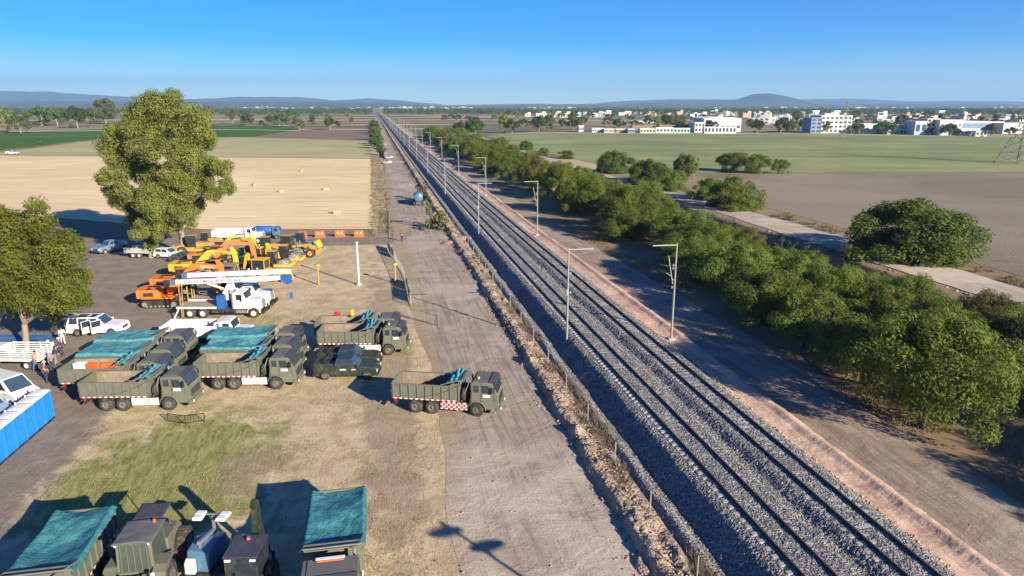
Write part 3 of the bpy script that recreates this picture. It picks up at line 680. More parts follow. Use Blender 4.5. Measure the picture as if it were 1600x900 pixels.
# ---- mesquite belt between the haul track and the canal
def near_trees():
    G1 = 'mesquite trees of the belt beside the railway'
    # (t, s, scale, kind)
    L = [(37.3, 38.5, 1.22, 1)]; NM = {}
    for r, (t0, sa) in enumerate([(38.6, 46), (44.8, 45), (50.4, 48)]):
        s = sa + r * 1.5; nth = 0
        while s < 94:
            L.append((t0 + (s - 46) * .085 + rnd.uniform(-.9, .9), s, [1.15, 1.1, .82][r] * rnd.uniform(.92, 1.1) * (1 - (s - 46) * .003), rnd.choice([0, 1, 2, 3, 3, 4] if r > 1 else [0, 1, 2, 3])))
            NM[len(L) - 1] = 'mesquite in the %s row of the near belt, %s from the near end' % (['front', 'middle', 'back'][r], ORD[nth]); nth += 1; s += rnd.uniform(7.0, 9.6)
    L += [(50.5, 43, 1.15, 4), (55.5, 47.5, 1.0, 2), (52.5, 39.5, 1.0, 4), (57.5, 54, .75, 4), (57, 62, .7, 2), (57, 70, .6, 4), (57, 34, 1.1, 4), (49.5, 29, 1.15, 3), (57, 24, 1.15, 0), (50, 20, 1.2, 1), (44.5, 19, 1.2, 2), (47, 10, 1.2, 3), (54, 12, 1.1, 0), (44, 0, 1.2, 1)]
    lab = {0: 'nearest round mesquite at the lower right, its drooping crown over the haul track'}
    for i, (t, s, sc, k) in enumerate(L):
        p = ST(t, s); MESQ.put(k, 'mesquite_tree', p.x, p.y, sc, rnd.uniform(0, 6.28), sz=sc * (1.1 if i == 0 else rnd.uniform(.72, 1.18)), label=lab.get(i) or NM.get(i) or 'mesquite tree standing at the ditch side of the near belt toward the right frame edge', group=None if i in lab else G1 + ' near end')
    s = 92.0
    while s < 520:
        f = s / 520; step = 7.6 + f * 5
        for t0 in (43.0, 49.5) if s < 200 else (40, 47, 53):
            t = t0 + rnd.uniform(-1.6, 1.6)
            if t0 < 44 and 98 < s < 104: continue
            if rnd.random() < (.35 if t0 > 50 else .10): continue
            p = ST(t, s + rnd.uniform(-2, 2)); sc = rnd.uniform(1.0, 1.3)
            MESQ.put(rnd.randrange(5), 'mesquite_tree', p.x, p.y, sc, rnd.uniform(0, 6.28), 'mesquite tree in the long belt running away between railway and canal road', group='mesquite trees of the belt running to the horizon', sz=sc * rnd.uniform(.6, 1.3))
        s += step
    # beyond / beside the canal road
    for (px, py, sc, k, sz, lb) in [(1418, 402, 2.15, 1, 1.75, 'wide dark mesquite standing alone between canal road and ploughed field'), (1150, 326, 1.45, 0, 1.6, 'low spreading mesquite on the far side of the canal road bend'), (1105, 312, 1.15, 3, 1.2, 'mesquite left of the low spreading one beyond the canal road'),
              (958, 270, 1.5, 1, 1.5, 'dark rounded mesquite left of the row by the barley field'), (1012, 286, 1.45, 2, 1.4, 'mesquite next to the dark rounded one on the field edge'), (1040, 296, 1.35, 3, 1.3, 'mesquite in front of the tall feathery tree by the canal road'),
              (1148, 268, 1.25, 3, 1.15, 'left tree of the flat-topped pair on the barley field edge'), (1183, 271, 1.2, 0, 1.15, 'middle flat-topped tree on the barley field edge'), (1216, 271, .95, 2, .95, 'right flat-topped tree on the barley field edge'),
              (885, 248, 1.0, 1, .9, 'round tree between canal road and barley field, right of the two small ones'), (848, 243, .8, 0, .8, 'small tree left of the round one by the canal road'), (822, 234, .9, 2, .95, 'small dome tree beside the far stretch of canal road'),
              (786, 224, .9, 3, .9, 'little dome tree farthest along the canal road edge')]:
        p = G(px, py); (MESQ if 'flat-topped' in lb else SKIRT).put(2 if 'dark' in lb else k, 'mesquite_tree', p.x, p.y, sc * (1 if 'flat-topped' in lb else .92), rnd.uniform(0, 6.28), lb, sz=sz * (1 if 'flat-topped' in lb else .85))
    p = G(1075, 290); FAR.put(2, 'broadleaf_tree', p.x, p.y + 6, .62, 1, 'tall feathery tree rising behind the mesquites on the barley field edge', sz=.75)
    p = G(1098, 284); FAR.put(4, 'broadleaf_tree', p.x, p.y + 10, .4, 1, 'thin small tree right of the tall feathery one on the barley field edge', sz=.55)
    # under bushes and cactus
    for i in range(84):
        s = rnd.uniform(40, 240); t = rnd.choice([55, 57, 57.5, 59.5, 59, 68.8, 80.5, 82]) + rnd.uniform(-1, 1)
        if t > 79 and s > 200: continue
        p = ST(t, s); BUSH.put(rnd.choice([0, 1, 1, 2]), 'bush', p.x, p.y, rnd.uniform(.6, 1.7) if t < 61 else rnd.uniform(.35, .8), rnd.uniform(0, 6), 'low scrubby bush on the ditch bank beside the canal road', 'bush', 'bushes along the canal ditch', z=-.35 if t < 70 else 0)
near_trees()
def bushes_left():
    for i, (px, py, sc, k, lb, cat) in enumerate([(681, 358, 1.9, 0, 'bright green bush on the road edge, nearer of the two', 'bush'), (662, 314, 1.9, 2, 'dark green bush on the road edge beside the blue truck', 'bush'), (641, 277, .6, 1, 'dry bush left of the railway beyond the blue truck', 'bush'),
               (607, 312, .5, 1, 'dry bush on the verge between stubble field and road', 'bush'), (62, 226, 1.3, 2, 'lone dark bush between alfalfa and wheat field', 'bush')]):
        p = G(px, py); BUSH.put(k, 'bush', p.x, p.y, sc, i, lb, cat, sz=sc * (1.35 if i == 0 else 1.0))
    for i in range(22):
        s = 330 + i * 24 + rnd.uniform(-4, 4); t = 2.0 + rnd.uniform(-1.5, 1.5); p = ST(t, s)
        FAR.put(rnd.choice([0, 3, 0, 2]), 'broadleaf_tree', p.x, p.y, rnd.uniform(.55, .9) if i > 1 else .45, i, 'tree in the single row left of the far dirt road, %s from the near end' % ORD[i], group='trees in the row left of the far dirt road')
    for i in range(20):
        s = rnd.uniform(180, 420); p = ST(12.6 + rnd.uniform(-.5, .8), s); BUSH.put(rnd.choice([0, 1, 2]), 'bush', p.x, p.y, rnd.uniform(.3, .6), i, 'small bush on the bank between dirt road and left track', 'bush', 'small bushes between road and track')
bushes_left()
def far_trees():
    # left background, read from the photo: (px, py base, height px, kind)
    for px, py, h, k, lb in [(12, 207, 38, 4, 'pale-limbed tree at the far left edge beyond the alfalfa'), (33, 208, 28, 0, 'sparse tree in front of the pale-limbed one'), (66, 196, 30, 3, 'bright green round tree beyond the alfalfa'), (90, 196, 30, 0, 'olive tree right of the bright green one'),
                         (122, 200, 34, 1, 'broad dark tree beyond the alfalfa'), (142, 198, 30, 0, 'tree between the broad dark one and the tall one'), (166, 194, 38, 2, 'tallest tree left of the big eucalyptus'), (364, 193, 22, 4, 'tree right of the big eucalyptus on the brown land'), (383, 192, 18, 0, 'small tree beside it on the brown land'),
                         (423, 196, 16, 1, 'left tree of the clump at the alfalfa corner'), (436, 197, 20, 0, 'middle tree of the clump at the alfalfa corner'), (455, 187, 16, 3, 'green tree behind the alfalfa corner clump'), (468, 203, 18, 0, 'tree on the corner of the ploughed strip'), (516, 203, 20, 3, 'round tree on the ploughed strip edge'),
                         (742, 214, 28, 3, 'broad green tree where barley field and belt meet'), (718, 214, 24, 1, 'dark tree left of the broad green one at the barley corner'), (787, 208, 28, 4, 'pale leafy tree beyond the barley corner'), (800, 208, 22, 1, 'dark tree right of the pale leafy one'), (842, 206, 26, 1, 'dark round tree behind the barley field'),
                         (1140 - 30, 206, 20, 1, 'dark tree left of the white hall'), (1183, 208, 22, 1, 'tree right of the white hall'), (1219, 208, 22, 1, 'left tree before the blue fronted block'), (1233, 209, 18, 2, 'right tree before the blue fronted block'), (1290, 210, 20, 4, 'thin tree before the white block'), (1332, 210, 17, 1, 'dark tree right of the white block'), (1342, 210, 18, 0, 'tree beside the small white box'), (1380, 210, 22, 3, 'broad tree between the white boxes'),
                         (1450, 211, 11, 1, 'low tree before the blue and white building'), (1484, 212, 20, 3, 'broad tree before the white building'), (1497, 213, 11, 1, 'hedge-like dark tree by the white building'), (1548, 213, 20, 0, 'tree before the long blue warehouse'), (1578, 213, 15, 1, 'dark tree before the long blue warehouse')]:
        p = G(px, py); Y = p.y; hm = h * math.hypot(Y, CAMH) / FPX; H0 = [8.6, 9.6, 11.5, 7.6, 12.4][k]
        FAR.put(k, 'broadleaf_tree', p.x, p.y, hm / H0 * .95, px * .1, lb, sz=hm / H0)
    for i in range(46):
        px = rnd.uniform(820, 1640); p = G(px, rnd.uniform(197, 205.5)); k = rnd.choice([1, 1, 0, 4]); hm = rnd.uniform(6, 11)
        FAR.put(k, 'broadleaf_tree', p.x, p.y, hm / 9, rnd.uniform(0, 6), 'dark tree in the loose tree line between barley field and far town', group='trees between barley field and town', sz=hm / 9.5)
    # scattered trees of the plain
    n = 0
    while n < 290:
        py = rnd.choice([rnd.uniform(176, 180), rnd.uniform(177, 181), rnd.uniform(180, 186), rnd.uniform(186, 198)]); px = rnd.uniform(-40, 1640)
        if 560 < px < 660: continue
        if px > 740 and py > 199: continue
        p = G(px, py); hm = rnd.uniform(7, 13); k = rnd.choice([0, 1, 2, 1, 0, 4])
        FAR.put(k, 'broadleaf_tree', p.x, p.y, hm / 8.5, rnd.uniform(0, 6), 'one of the small trees scattered over the hazy plain', group='trees scattered over the plain', sz=hm / 10.5); n += 1
    # far woodland, one mass
    cs = []; rs = []
    for i in range(7500):
        py = 165 + 14 * rnd.random() ** 1.0; 
        if py < 170: py = rnd.uniform(172.5, 178)
        px = rnd.uniform(-80, 1680)
        if abs(px - 590) < 9: continue
        p = G(px, py); r = rnd.uniform(3, 6) * (1 + p.y / 7000); cs.append((p.x, p.y, r * .9)); rs.append(r)
    V, F = leaves(cs, rs, [26] * len(cs), 3.4, 2.2, shell=.6, flat=.9)
    tag(npmesh('far_woodland', V, F, L_DARK), 'hazy dark belt of distant woodland under the hills', 'woodland', kind='stuff')
far_trees()

# ---- weeds and tufts
def tufts(name, pts, h, w, lm, label, k=9):
    n = len(pts); P = np.repeat(np.array(pts, float), k, 0); m = len(P)
    a = rng.uniform(0, 6.28, m); o = np.stack([np.cos(a), np.sin(a), a * 0], -1); lean = rng.uniform(.1, .9, m)[:, None]; hh = (h * rng.uniform(.4, 1.3, m))[:, None]
    P = P + np.concatenate([rng.normal(0, w * 1.6, (m, 2)), np.zeros((m, 1))], 1); s = np.stack([-o[:, 1], o[:, 0], o[:, 2]], -1) * (w * .22)
    tip = P + o * lean * hh + np.array([0, 0, 1]) * hh
    V = np.stack([P - s, P + s, tip], 1).reshape(-1, 3)
    ob = npmesh(name, V, np.arange(m * 3).reshape(-1, 3), lm); tag(ob, label, 'weeds', kind='stuff'); return ob
def make_tufts():
    pts = []
    for i in range(2600):
        s = 24 + 110 * rnd.random() ** 1.6; t = rnd.choice([14.75, 14.5, 13.3, 13.9, 12.9]) + rnd.gauss(0, .28)
        if fbm(s * .3, t * .8, 3, 44) > .45: p = ST(t, s, .25); pts.append(p[:])
    tufts('bank_weeds', pts, .28, .10, L_DRY, 'dry yellow weeds along the foot of the ballast bank')
    pts = []
    for i in range(7500):
        s = rnd.uniform(18, 130); t = rnd.uniform(35, 58) if rnd.random() < .6 else rnd.uniform(78.8, 83)
        if fbm(s * .2, t * .25, 3, 48) > .46: pts.append(ST(t, s, .02)[:])
    for i in range(900): pts.append(ST(rnd.uniform(-1.3, 3.0), rnd.uniform(120, 330), .02)[:])
    tufts('dry_weeds', pts, .42, .16, L_DRY, 'dry straw coloured weeds on verges and under the mesquites')
    pts = []
    for i in range(5200):
        t = rnd.uniform(-20, 2.5); s = rnd.uniform(29, 62)
        if fbm(s * .35, t * .35, 4, 52) > .50: pts.append(ST(t, s, .0)[:])
    tufts('lot_grass', pts, .09, .09, leafmat('lot_grass_blades', (.28, .26, .11), (.48, .40, .21)), 'short tufts of grass on the open lot', 7)
make_tufts()
def cacti():
    for i, (t, s, n) in enumerate([(38.4, 82, 16), (41.5, 58.8, 22), (57, 45, 26), (81.8, 90, 18)]):
        p = ST(t, s); e = empty('prickly_pear', ['pale prickly pear at the edge of the mesquite belt', 'prickly pear under the belt canopy by the haul track', 'tall prickly pear poking out between belt and ditch', 'pale prickly pear beside the lone dark mesquite'][i], 'cactus', (p.x, p.y, 0))
        mb = MB(); tr = MB(); tr.tube([(0, 0, -.1), (.05, 0, .6), (0, .1, 1.2)], [.16, .13, .10], 8)
        for k in range(n):
            a = rnd.uniform(0, 6.28); z = rnd.uniform(.5, 3.0 if i == 2 else 2.2); r = rnd.uniform(.2, 1.1)
            c = (r * math.cos(a), r * math.sin(a), z); mb.X = Matrix.Translation(c) @ Matrix.Rotation(rnd.uniform(0, 6.28), 4, 'Z') @ Matrix.Rotation(rnd.uniform(-.6, .6), 4, 'X'); mb.ball((0, 0, 0), (.22, .05, .30), 8, 6)
            mb.X = Matrix(); tr.tube([(0, 0, .5), (c[0] * .6, c[1] * .6, z * .6), c], [.07, .06, .04], 5)
        mb.build('pads', L_CACT, e); tr.build('trunk', L_CACT, e)
cacti()
# ================================================================== VEHICLES
def wheel(r, w, rim, dual=False, tread=True):
    """one wheel: tyre mesh (named wheel) with its rim as a child; axis along y"""
    mb = MB(); W = w * (2.15 if dual else 1)
    mb.lathe([(-W / 2 * .96, r * .52), (-W / 2, r * .62), (-W / 2 * .98, r * .86), (-W / 2 * .78, r * .985), (-W * .02, r), (W / 2 * .78, r * .985), (W / 2 * .98, r * .86), (W / 2, r * .62), (W / 2 * .96, r * .52)], 26)
    if tread and r > .4:
        for k in range(26):
            a = 2 * math.pi * k / 26; mb.X = Matrix.Rotation(a, 4, 'Y'); mb.box(-.035, .035, -W / 2 * .8, W / 2 * .8, r * .975, r * 1.02)
        mb.X = Matrix()
    o = mb.build('wheel', M['rubber'])
    rb = MB(); d = .10 if dual else .03
    for sg in (-1, 1):
        rb.lathe([(sg * W / 2 * .97, r * .54), (sg * (W / 2 * .97), r * .47), (sg * (W / 2 - d), r * .40), (sg * (W / 2 - d), r * .20), (sg * (W / 2 - d * .2), r * .17), (sg * (W / 2 - d * .1), 0)], 18)
        for k in range(8):
            a = k * math.pi / 4; rb.cyl((r * .32 * math.cos(a), sg * (W / 2 - d - .01), r * .32 * math.sin(a)), (r * .32 * math.cos(a), sg * (W / 2 - d + .02), r * .32 * math.sin(a)), .022, n=5)
    rb.build('rim', rim, o)
    return o
class Wheels:
    def __init__(s): s.d = {}
    def put(s, key, parent, loc, turn=0):
        r, w, rim, dual = key
        k = (r, w, rim, dual)
        if k not in s.d: o = s.d[k] = wheel(r, w, M[rim], dual)
        else: o = copy_tree(s.d[k])
        o.parent = parent; o.location = loc; o.rotation_euler = (0, 0, turn); return o
WH = Wheels()
def grid_cloth(name, m, parent, x0, x1, y0, y1, zf, nx=44, ny=26, thick=.015):
    X, Y = np.meshgrid(np.linspace(x0, x1, nx), np.linspace(y0, y1, ny)); Z = zf(X, Y)
    o = gridmesh(name, X, Y, Z, m, parent, True); md = o.modifiers.new('thickness', 'SOLIDIFY'); md.thickness = thick; return o
def text_part(txt, size, mat, parent, loc, rot, name='lettering', depth=.006):
    cu = bpy.data.curves.new(name, 'FONT'); cu.body = txt; cu.size = size; cu.extrude = depth; cu.align_x = 'LEFT'; cu.offset = size * .012
    tmp = bpy.data.objects.new('tmp', cu); COL.objects.link(tmp); dg = bpy.context.evaluated_depsgraph_get()
    me = bpy.data.meshes.new_from_object(tmp.evaluated_get(dg)); bpy.data.objects.remove(tmp); bpy.data.curves.remove(cu)
    me.materials.clear(); me.materials.append(mat); o = _link(name, me, parent); o.location = loc; o.rotation_euler = rot; return o

# ---------------------------------------------------------------- army dump truck (x forward, rear axle pair, cab over engine)
def truck_base(e, body, guard, turn=0, bedin='rust', ribs=True):
    m = MB(); m.box(-3.9, 3.6, -.42, -.30, .78, 1.02).box(-3.9, 3.6, .30, .42, .78, 1.02)
    for x in (-3.6, -1.7, .2, 2.0, 3.3): m.box(x - .08, x + .08, -.40, .40, .80, 1.0)
    for x in (-2.35, -1.05): m.cyl((x, -1.0, .53), (x, 1.0, .53), .12)
    m.cyl((2.45, -1.0, .53), (2.45, 1.0, .53), .09); m.box(-.3, .9, -.28, .28, .55, .95); m.cyl((1.2, 0, .9), (1.8, .0, 1.75), .16)
    m.box(-.75, .65, .62, 1.12, .52, 1.0); m.cyl((-.3, -.86, .72), (.6, -.86, .72), .25, n=16); m.box(1.0, 1.7, -1.1, -.5, .5, .95)
    m.box(-4.0, -3.9, -1.15, 1.15, .62, .78)
    m.build('chassis', M['black'], e)
    for x in (-2.35, -1.05):
        for s in (-1, 1): WH.put((.54, .29, 'rim', True), e, (x, s * .93, .54))
    for s in (-1, 1): WH.put((.54, .30, 'rim', False), e, (2.45, s * 1.06, .54), turn)
    # mud guards over rear wheels
    g = MB()
    for s in (-1, 1):
        for x in (-2.35, -1.05):
            pts = [(x + .63 * math.cos(a), .54 + .63 * math.sin(a)) for a in [R(v) for v in range(30, 151, 20)]]
            for a, b in zip(pts, pts[1:]): g.bar((a[0], s * .93, a[1]), (b[0], s * .93, b[1]), .62, .025)
    g.build('mudguard', M['black'], e)
    # dump bed
    b = MB(); y = 1.24
    b.mat(body).prism([(-4.15, 1.22), (1.05, 1.22), (1.05, 2.62), (.55, 2.62), (.35, 2.42), (-4.15, 2.42)], -y, -y + .06)
    b.prism([(-4.15, 1.22), (1.05, 1.22), (1.05, 2.62), (.55, 2.62), (.35, 2.42), (-4.15, 2.42)], y - .06, y)
    b.box(1.05, 1.12, -y, y, 1.22, 2.85); b.box(1.12, 1.5, -y * .9, y * .9, 2.76, 2.82)
    b.mat(M[bedin]).box(-4.12, 1.04, -y + .065, y - .065, 1.24, 1.32)
    for s in (-1, 1): b.box(-4.12, 1.04, s * (y - .065) - .004, s * (y - .065) + .004, 1.32, 2.40)
    b.mat(body)
    for s in (-1, 1):
        for x in [-4.12 + .645 * k for k in range(9)]: b.box(x, x + .09, s * (y + .035) - .035, s * (y + .035) + .035, 1.24, 2.42)
        b.box(-4.15, .38, s * (y + .03) - .05, s * (y + .03) + .05, 2.36, 2.45); b.box(-4.15, 1.05, s * (y + .02) - .045, s * (y + .02) + .045, 1.20, 1.28)
    b.build('dump_bed', None, e)
    tg = MB(); tg.box(-4.22, -4.16, -y, y, 1.2, 2.45)
    for k in range(5): tg.box(-4.27, -4.22, -y + .05 + k * .585, -y + .13 + k * .585, 1.22, 2.43)
    tg.box(-4.28, -4.22, -y, y, 1.75, 1.83); tg.build('tailgate', body, e)
    st = MB()
    for s in (-1, 1): st.box(-4.14, 1.03, s * (y + .075) - .006, s * (y + .075) + .006, 1.20, 1.285)
    st.build('reflective_strip', M['redwhite'], e)
    if guard:
        for s in (-1, 1):
            gb = MB()
            for z in (.50, .66, .82, .98): gb.box(-.35, 1.72, s * 1.20 - .02, s * 1.20 + .02, z, z + .10)
            for x in (-.2, .7, 1.6): gb.box(x, x + .05, s * 1.17 - .02, s * 1.17 + .02, .5, 1.1)
            gb.build('side_guard', M[guard], e)
    w = WH.put((.50, .26, 'rim', False), e, (1.42, -.72, 1.62), R(90)); w.name = 'spare_wheel'
    k = MB(); k.mat(M['black']).box(1.2, 1.95, -.3, .9, 1.0, 1.9).mat(M['steel']).bar((1.25, -1.0, 1.1), (1.85, -1.0, 2.7), .05).bar((1.25, -.8, 1.1), (1.85, -.8, 2.7), .05).cyl((1.75, .95, 1.1), (1.75, .95, 2.9), .07)
    k.build('air_cleaner', None, e)
def truck_cab(e, body, beacon=False, visor='canvasdk', emblem=True):
    c = MB(); prof = [(2.0, .95), (2.0, 2.66), (2.12, 2.80), (3.45, 2.82), (3.62, 2.74), (4.02, 1.92), (4.10, 1.75), (4.12, .62), (3.15, .62)] + [(2.45 + .68 * math.cos(R(a)), .54 + .68 * math.sin(R(a))) for a in range(12, 145, 16)]
    c.prism(prof, -1.16, 1.16); cab = c.build('cab', body, e, bevel=.045)
    g = MB(); y = 1.165
    for s in (-1, 1):
        for poly in ([(2.85, 1.95), (2.85, 2.56), (3.38, 2.56), (3.68, 1.95)], [(2.2, 2.0), (2.2, 2.54), (2.62, 2.54), (2.62, 2.0)]): g.prism(poly, s * y - .012, s * y + .012)
    g.prism([(3.67, 2.66), (3.69, 2.675), (4.045, 1.965), (4.03, 1.955)], -1.03, 1.03)
    g.build('window', M['glass'], cab)
    for s in (-1, 1):
        f = MB(); pts = [(2.45 + .70 * math.cos(R(a)), .54 + .70 * math.sin(R(a))) for a in range(0, 176, 14)]
        for a, b in zip(pts, pts[1:]): f.bar((a[0], s * 1.12, a[1]), (b[0], s * 1.12, b[1]), .26, .035)
        f.build('fender', M['olive2'] if body in (M['olive'], M['olive2']) else body, e)
    bp = MB(); bp.prism([(3.95, .45), (4.28, .45), (4.30, .62), (4.25, .85), (3.95, .85)], -1.22, 1.22); bp.build('bumper', body, e, bevel=.03)
    gr = MB()
    for z in (1.05, 1.2, 1.35, 1.5): gr.box(4.11, 4.15, -.85, .85, z, z + .08)
    gr.build('grille', M['black'], cab)
    hl = MB(); hl.mat(M['whitem'])
    for s in (-1, 1): hl.cyl((4.26, s * .92, .66), (4.31, s * .92, .66), .11, n=12)
    hl.build('headlights', None, e) if False else None
    for s in (-1, 1):
        h = MB(); h.cyl((4.25, s * .92, .68), (4.315, s * .92, .68), .105, n=12); h.build('headlight', M['whitem'], e)
        mi = MB(); mi.mat(M['black']).bar((3.7, s * 1.2, 2.5), (3.85, s * 1.48, 2.5), .03).box(3.8, 3.88, s * 1.42 - .1, s * 1.42 + .1, 2.05, 2.5); mi.build('mirror', None, cab)
    rf = MB(); rf.prism([(3.42, 2.82), (3.42, 2.90), (3.90, 2.78), (3.92, 2.72)], -1.12, 1.12); rf.build('sun_visor', M[visor], cab)
    rp = MB(); rp.box(2.2, 3.3, -.95, .95, 2.805, 2.85); rp.build('roof_panel', M['canvas'], cab)
    for s in (-1, 1):
        dl = MB()
        for a, b in (((2.78, 1.05), (2.78, 2.68)), ((3.78, 1.30), (3.78, 1.85))): dl.bar((a[0], s * 1.165, a[1]), (b[0], s * 1.165, b[1]), .012, .02)
        dl.box(2.84, 2.98, s * 1.18 - .02, s * 1.18 + .02, 1.72, 1.76); dl.build('door_trim', M['black'], cab)
    if emblem:
        em = MB()
        for s in (-1, 1): em.box(2.92, 3.50, s * 1.172 - .004, s * 1.172 + .004, 1.62, 1.84)
        em.build('door_marking', M['whitem'], cab)
    if beacon:
        bm = MB(); bm.cyl((2.5, -.5, 2.84), (2.5, -.5, 3.02), .09); bm.build('beacon', M['yellow'], cab)
def tarp_rolled(e):
    def zf(X, Y): return 2.62 + .24 * np.sqrt(np.clip(1 - ((X - .72) / .55) ** 2, 0, 1)) + .05 * np.sin(X * 17 + Y * 2.0 + 5 * fbm(X * 2, Y * 1.5, 2, 5)) * (1 - ((X - .72) / .6) ** 2) + .34 * (fbm(X * 3 + 4, Y * 2.3, 4, 71) - .45)
    grid_cloth('tarpaulin', M['tarp'], e, .18, 1.30, -1.30, 1.30, zf, 40, 40)
    m = MB()
    for i in range(5): m.bar((.1 + i * .27, -1.22, 2.62), (.18 + i * .27, 1.22, 2.70), .035)
    m.bar((-.3, -1.27, 2.5), (1.5, -1.2, 3.0), .04); m.bar((-.3, 1.27, 2.5), (1.5, 1.2, 3.0), .04); m.bar((1.5, -1.2, 3.0), (1.5, 1.2, 3.0), .05)
    m.build('tarp_frame', M['steel'], e)
def tarp_cover(e, sag=.12, seed=1, mt='tarp', over=.16, skew=0):
    def zf(X, Y):
        u = (X + 1.5) / 2.8; v = Y / 1.28
        z = 2.58 + (.10 if seed % 2 else .02) - sag * (1 - v ** 2) * (.6 + .4 * np.cos(u * 5 + seed)) + .26 * (fbm(X * .8 + seed * 9, Y * .9, 3, 80 + seed) - .46) + .012 * np.sin(Y * 7 + X * 1.5 + fbm(X, Y, 2, seed) * 14) + np.clip(X - .2, 0, 2) * .22
        return z - np.clip(np.abs(Y) - 1.27, 0, 1) * 1.6 - np.clip(-4.1 - X, 0, 1) * 1.0
    grid_cloth('tarpaulin', M[mt], e, -4.25, 1.25, -1.42, 1.42, zf, 70, 44)
    m = MB()
    for s in (-1, 1): m.bar((-.3, s * 1.32, 2.35), (1.6, s * 1.2, 2.98), .045)
    m.bar((1.6, -1.2, 2.98), (1.6, 1.2, 2.98), .05); m.bar((1.35, -1.2, 2.86), (1.35, 1.2, 2.86), .04)
    m.build('tarp_frame', M['steel'], e)
def rope(e, a, b):
    m = MB(); a = Vector(a); b = Vector(b); pts = [a.lerp(b, k / 8) - Vector((0, 0, .22 * math.sin(k / 8 * math.pi))) for k in range(9)]
    m.tube(pts, .018, 5); m.build('rope', M['black'], e)
def army_truck(label, kind, guard='whiterail', seed=1, turn=0, beacon=False, body='olive', sag=.12, group='olive army dump trucks', mt='tarp', visor='canvasdk', rp=True):
    e = empty('dump_truck', label, 'dump truck', group=group); truck_base(e, M[body], guard, turn); truck_cab(e, M[body], beacon, visor)
    if kind == 'open': tarp_rolled(e)
    else: tarp_cover(e, sag, seed, mt)
    if rp: rope(e, (-1.9, -1.32, 1.45), (1.2, -1.28, 2.6))
    e.scale = (.955,) * 3; m = MB(); m.box(-4.05, -3.95, -1.1, -.8, .85, 1.0); m.build('tail_lamp', M['redpl'], e); m = MB(); m.box(-4.05, -3.95, .8, 1.1, .85, 1.0); m.build('tail_lamp', M['redpl'], e)
    return e
GT = 'olive army dump trucks'
t = army_truck('army dump truck alone on the dirt road, open bed, red and white side rails', 'open', 'redwhite2', turn=R(-12), beacon=True); put_wheel(t, 747, 652, 2.45, -1.2, R(-8.0))
t = army_truck('nearest army dump truck on the left lot, open empty bed beside the green patch', 'open'); put_wheel(t, 267, 642, 2.45, -1.2, R(2.0))
t = army_truck('army dump truck with orange barriers in its bed, second in the left parked row', 'open', rp=False); put_wheel(t, 230, 618, 2.45, -1.2, R(3.5)); TR2 = t
t = army_truck('army dump truck under a wrinkled teal tarp, third in the left parked row', 'cover', seed=1, sag=.02); put_wheel(t, 250, 596, 2.45, -1.2, R(2.5))
t = army_truck('army dump truck under a teal tarp, farthest in the left parked row', 'cover', seed=2, sag=.06); put_wheel(t, 270, 571, 2.45, -1.2, R(2))
t = army_truck('army dump truck with open dusty bed, nearest of the middle parked row', 'open'); put_wheel(t, 434, 609, 2.45, -1.2, R(1.5)); TR5 = t
t = army_truck('army dump truck with a sagging teal tarp, second of the middle parked row', 'cover', seed=3, sag=.2); put_wheel(t, 438, 587, 2.45, -1.2, R(1.0))
t = army_truck('army dump truck with a humped teal tarp, farthest of the middle parked row', 'cover', seed=5, sag=.0); put_wheel(t, 444, 566, 2.45, -1.2, R(2))
t = army_truck('army dump truck with open bed standing behind the two dark green pickups', 'open', beacon=True); put_wheel(t, 609, 556, 2.45, -1.2, R(1.0)); TR8 = t
t = army_truck('army dump truck hidden behind the one by the pickups, yellow drum on its bed edge', 'open', rp=False); put_wheel(t, 601, 541, 2.45, -1.2, R(1.5)); TR9 = t
# bottom pair facing the camera: put by the back end of the bed
def place_rear(e, px, py, rz, z=2.45):
    p = G(px, py, z); c, s = math.cos(rz), math.sin(rz); lx = -4.2; e.location = (p.x - c * lx, p.y - s * lx, 0); e.rotation_euler = (0, 0, rz)
t = army_truck('army dump truck at the bottom edge, smooth teal tarp stretched over its bed', 'cover', seed=4, sag=.30, mt='tarpb', rp=False); place_rear(t, 529, 764, R(-79)); t.scale = (1, 1.03, 1); TRB = t
lb = MB(); lb.mat(M['ored']).box(2.35, 2.6, -.55, .55, 2.96, 3.03).mat(M['white']).box(2.40, 2.55, -.6, .6, 3.03, 3.06); lb.build('light_bar', None, t)
t = army_truck('army dump truck in the bottom left corner, its long teal tarp running off the frame', 'cover', seed=6, sag=.34, mt='tarpb', rp=False); place_rear(t, 135, 795, R(-79)); t.scale = (1, 1.03, 1)

# things lying in the beds
def on_truck(tr, name, label, cat, mb, mat, loc, rz=0):
    c, s = math.cos(tr.rotation_euler.z + 0), math.sin(tr.rotation_euler.z)
    o = mb.build(name, mat); o.location = (tr.location.x + c * loc[0] - s * loc[1], tr.location.y + s * loc[0] + c * loc[1], loc[2]); o.rotation_euler = (0, 0, tr.rotation_euler.z + rz); return tag(o, label, cat)
def barrier_mb():
    m = MB(); m.prism([(-.55, 0), (.55, 0), (.52, .18), (.50, .95), (.30, 1.0), (-.30, 1.0), (-.50, .95), (-.52, .18)], -.16, .16); m.box(-.6, .6, -.24, .24, 0, .14); m.box(-.35, .35, -.20, .20, .14, .30); return m
for i, (x, y, rz, lb) in enumerate([(-.9, -.3, .1, 'orange plastic barrier standing in a truck bed, middle of three'), (-1.9, -.35, -.2, 'orange plastic barrier standing in a truck bed, rearmost'), (-.2, -.25, .3, 'orange plastic barrier standing in a truck bed beside the white one')]):
    m = MB(); m.X = Matrix.Rotation(R(8), 4, 'X'); b = barrier_mb(); m.add(b.v, b.f); o = on_truck(TR2, 'road_barrier', lb, 'barrier', m, M['ored'], (x * 1.1, y + .75, 1.28), rz); o['group'] = 'barriers standing in the truck bed'
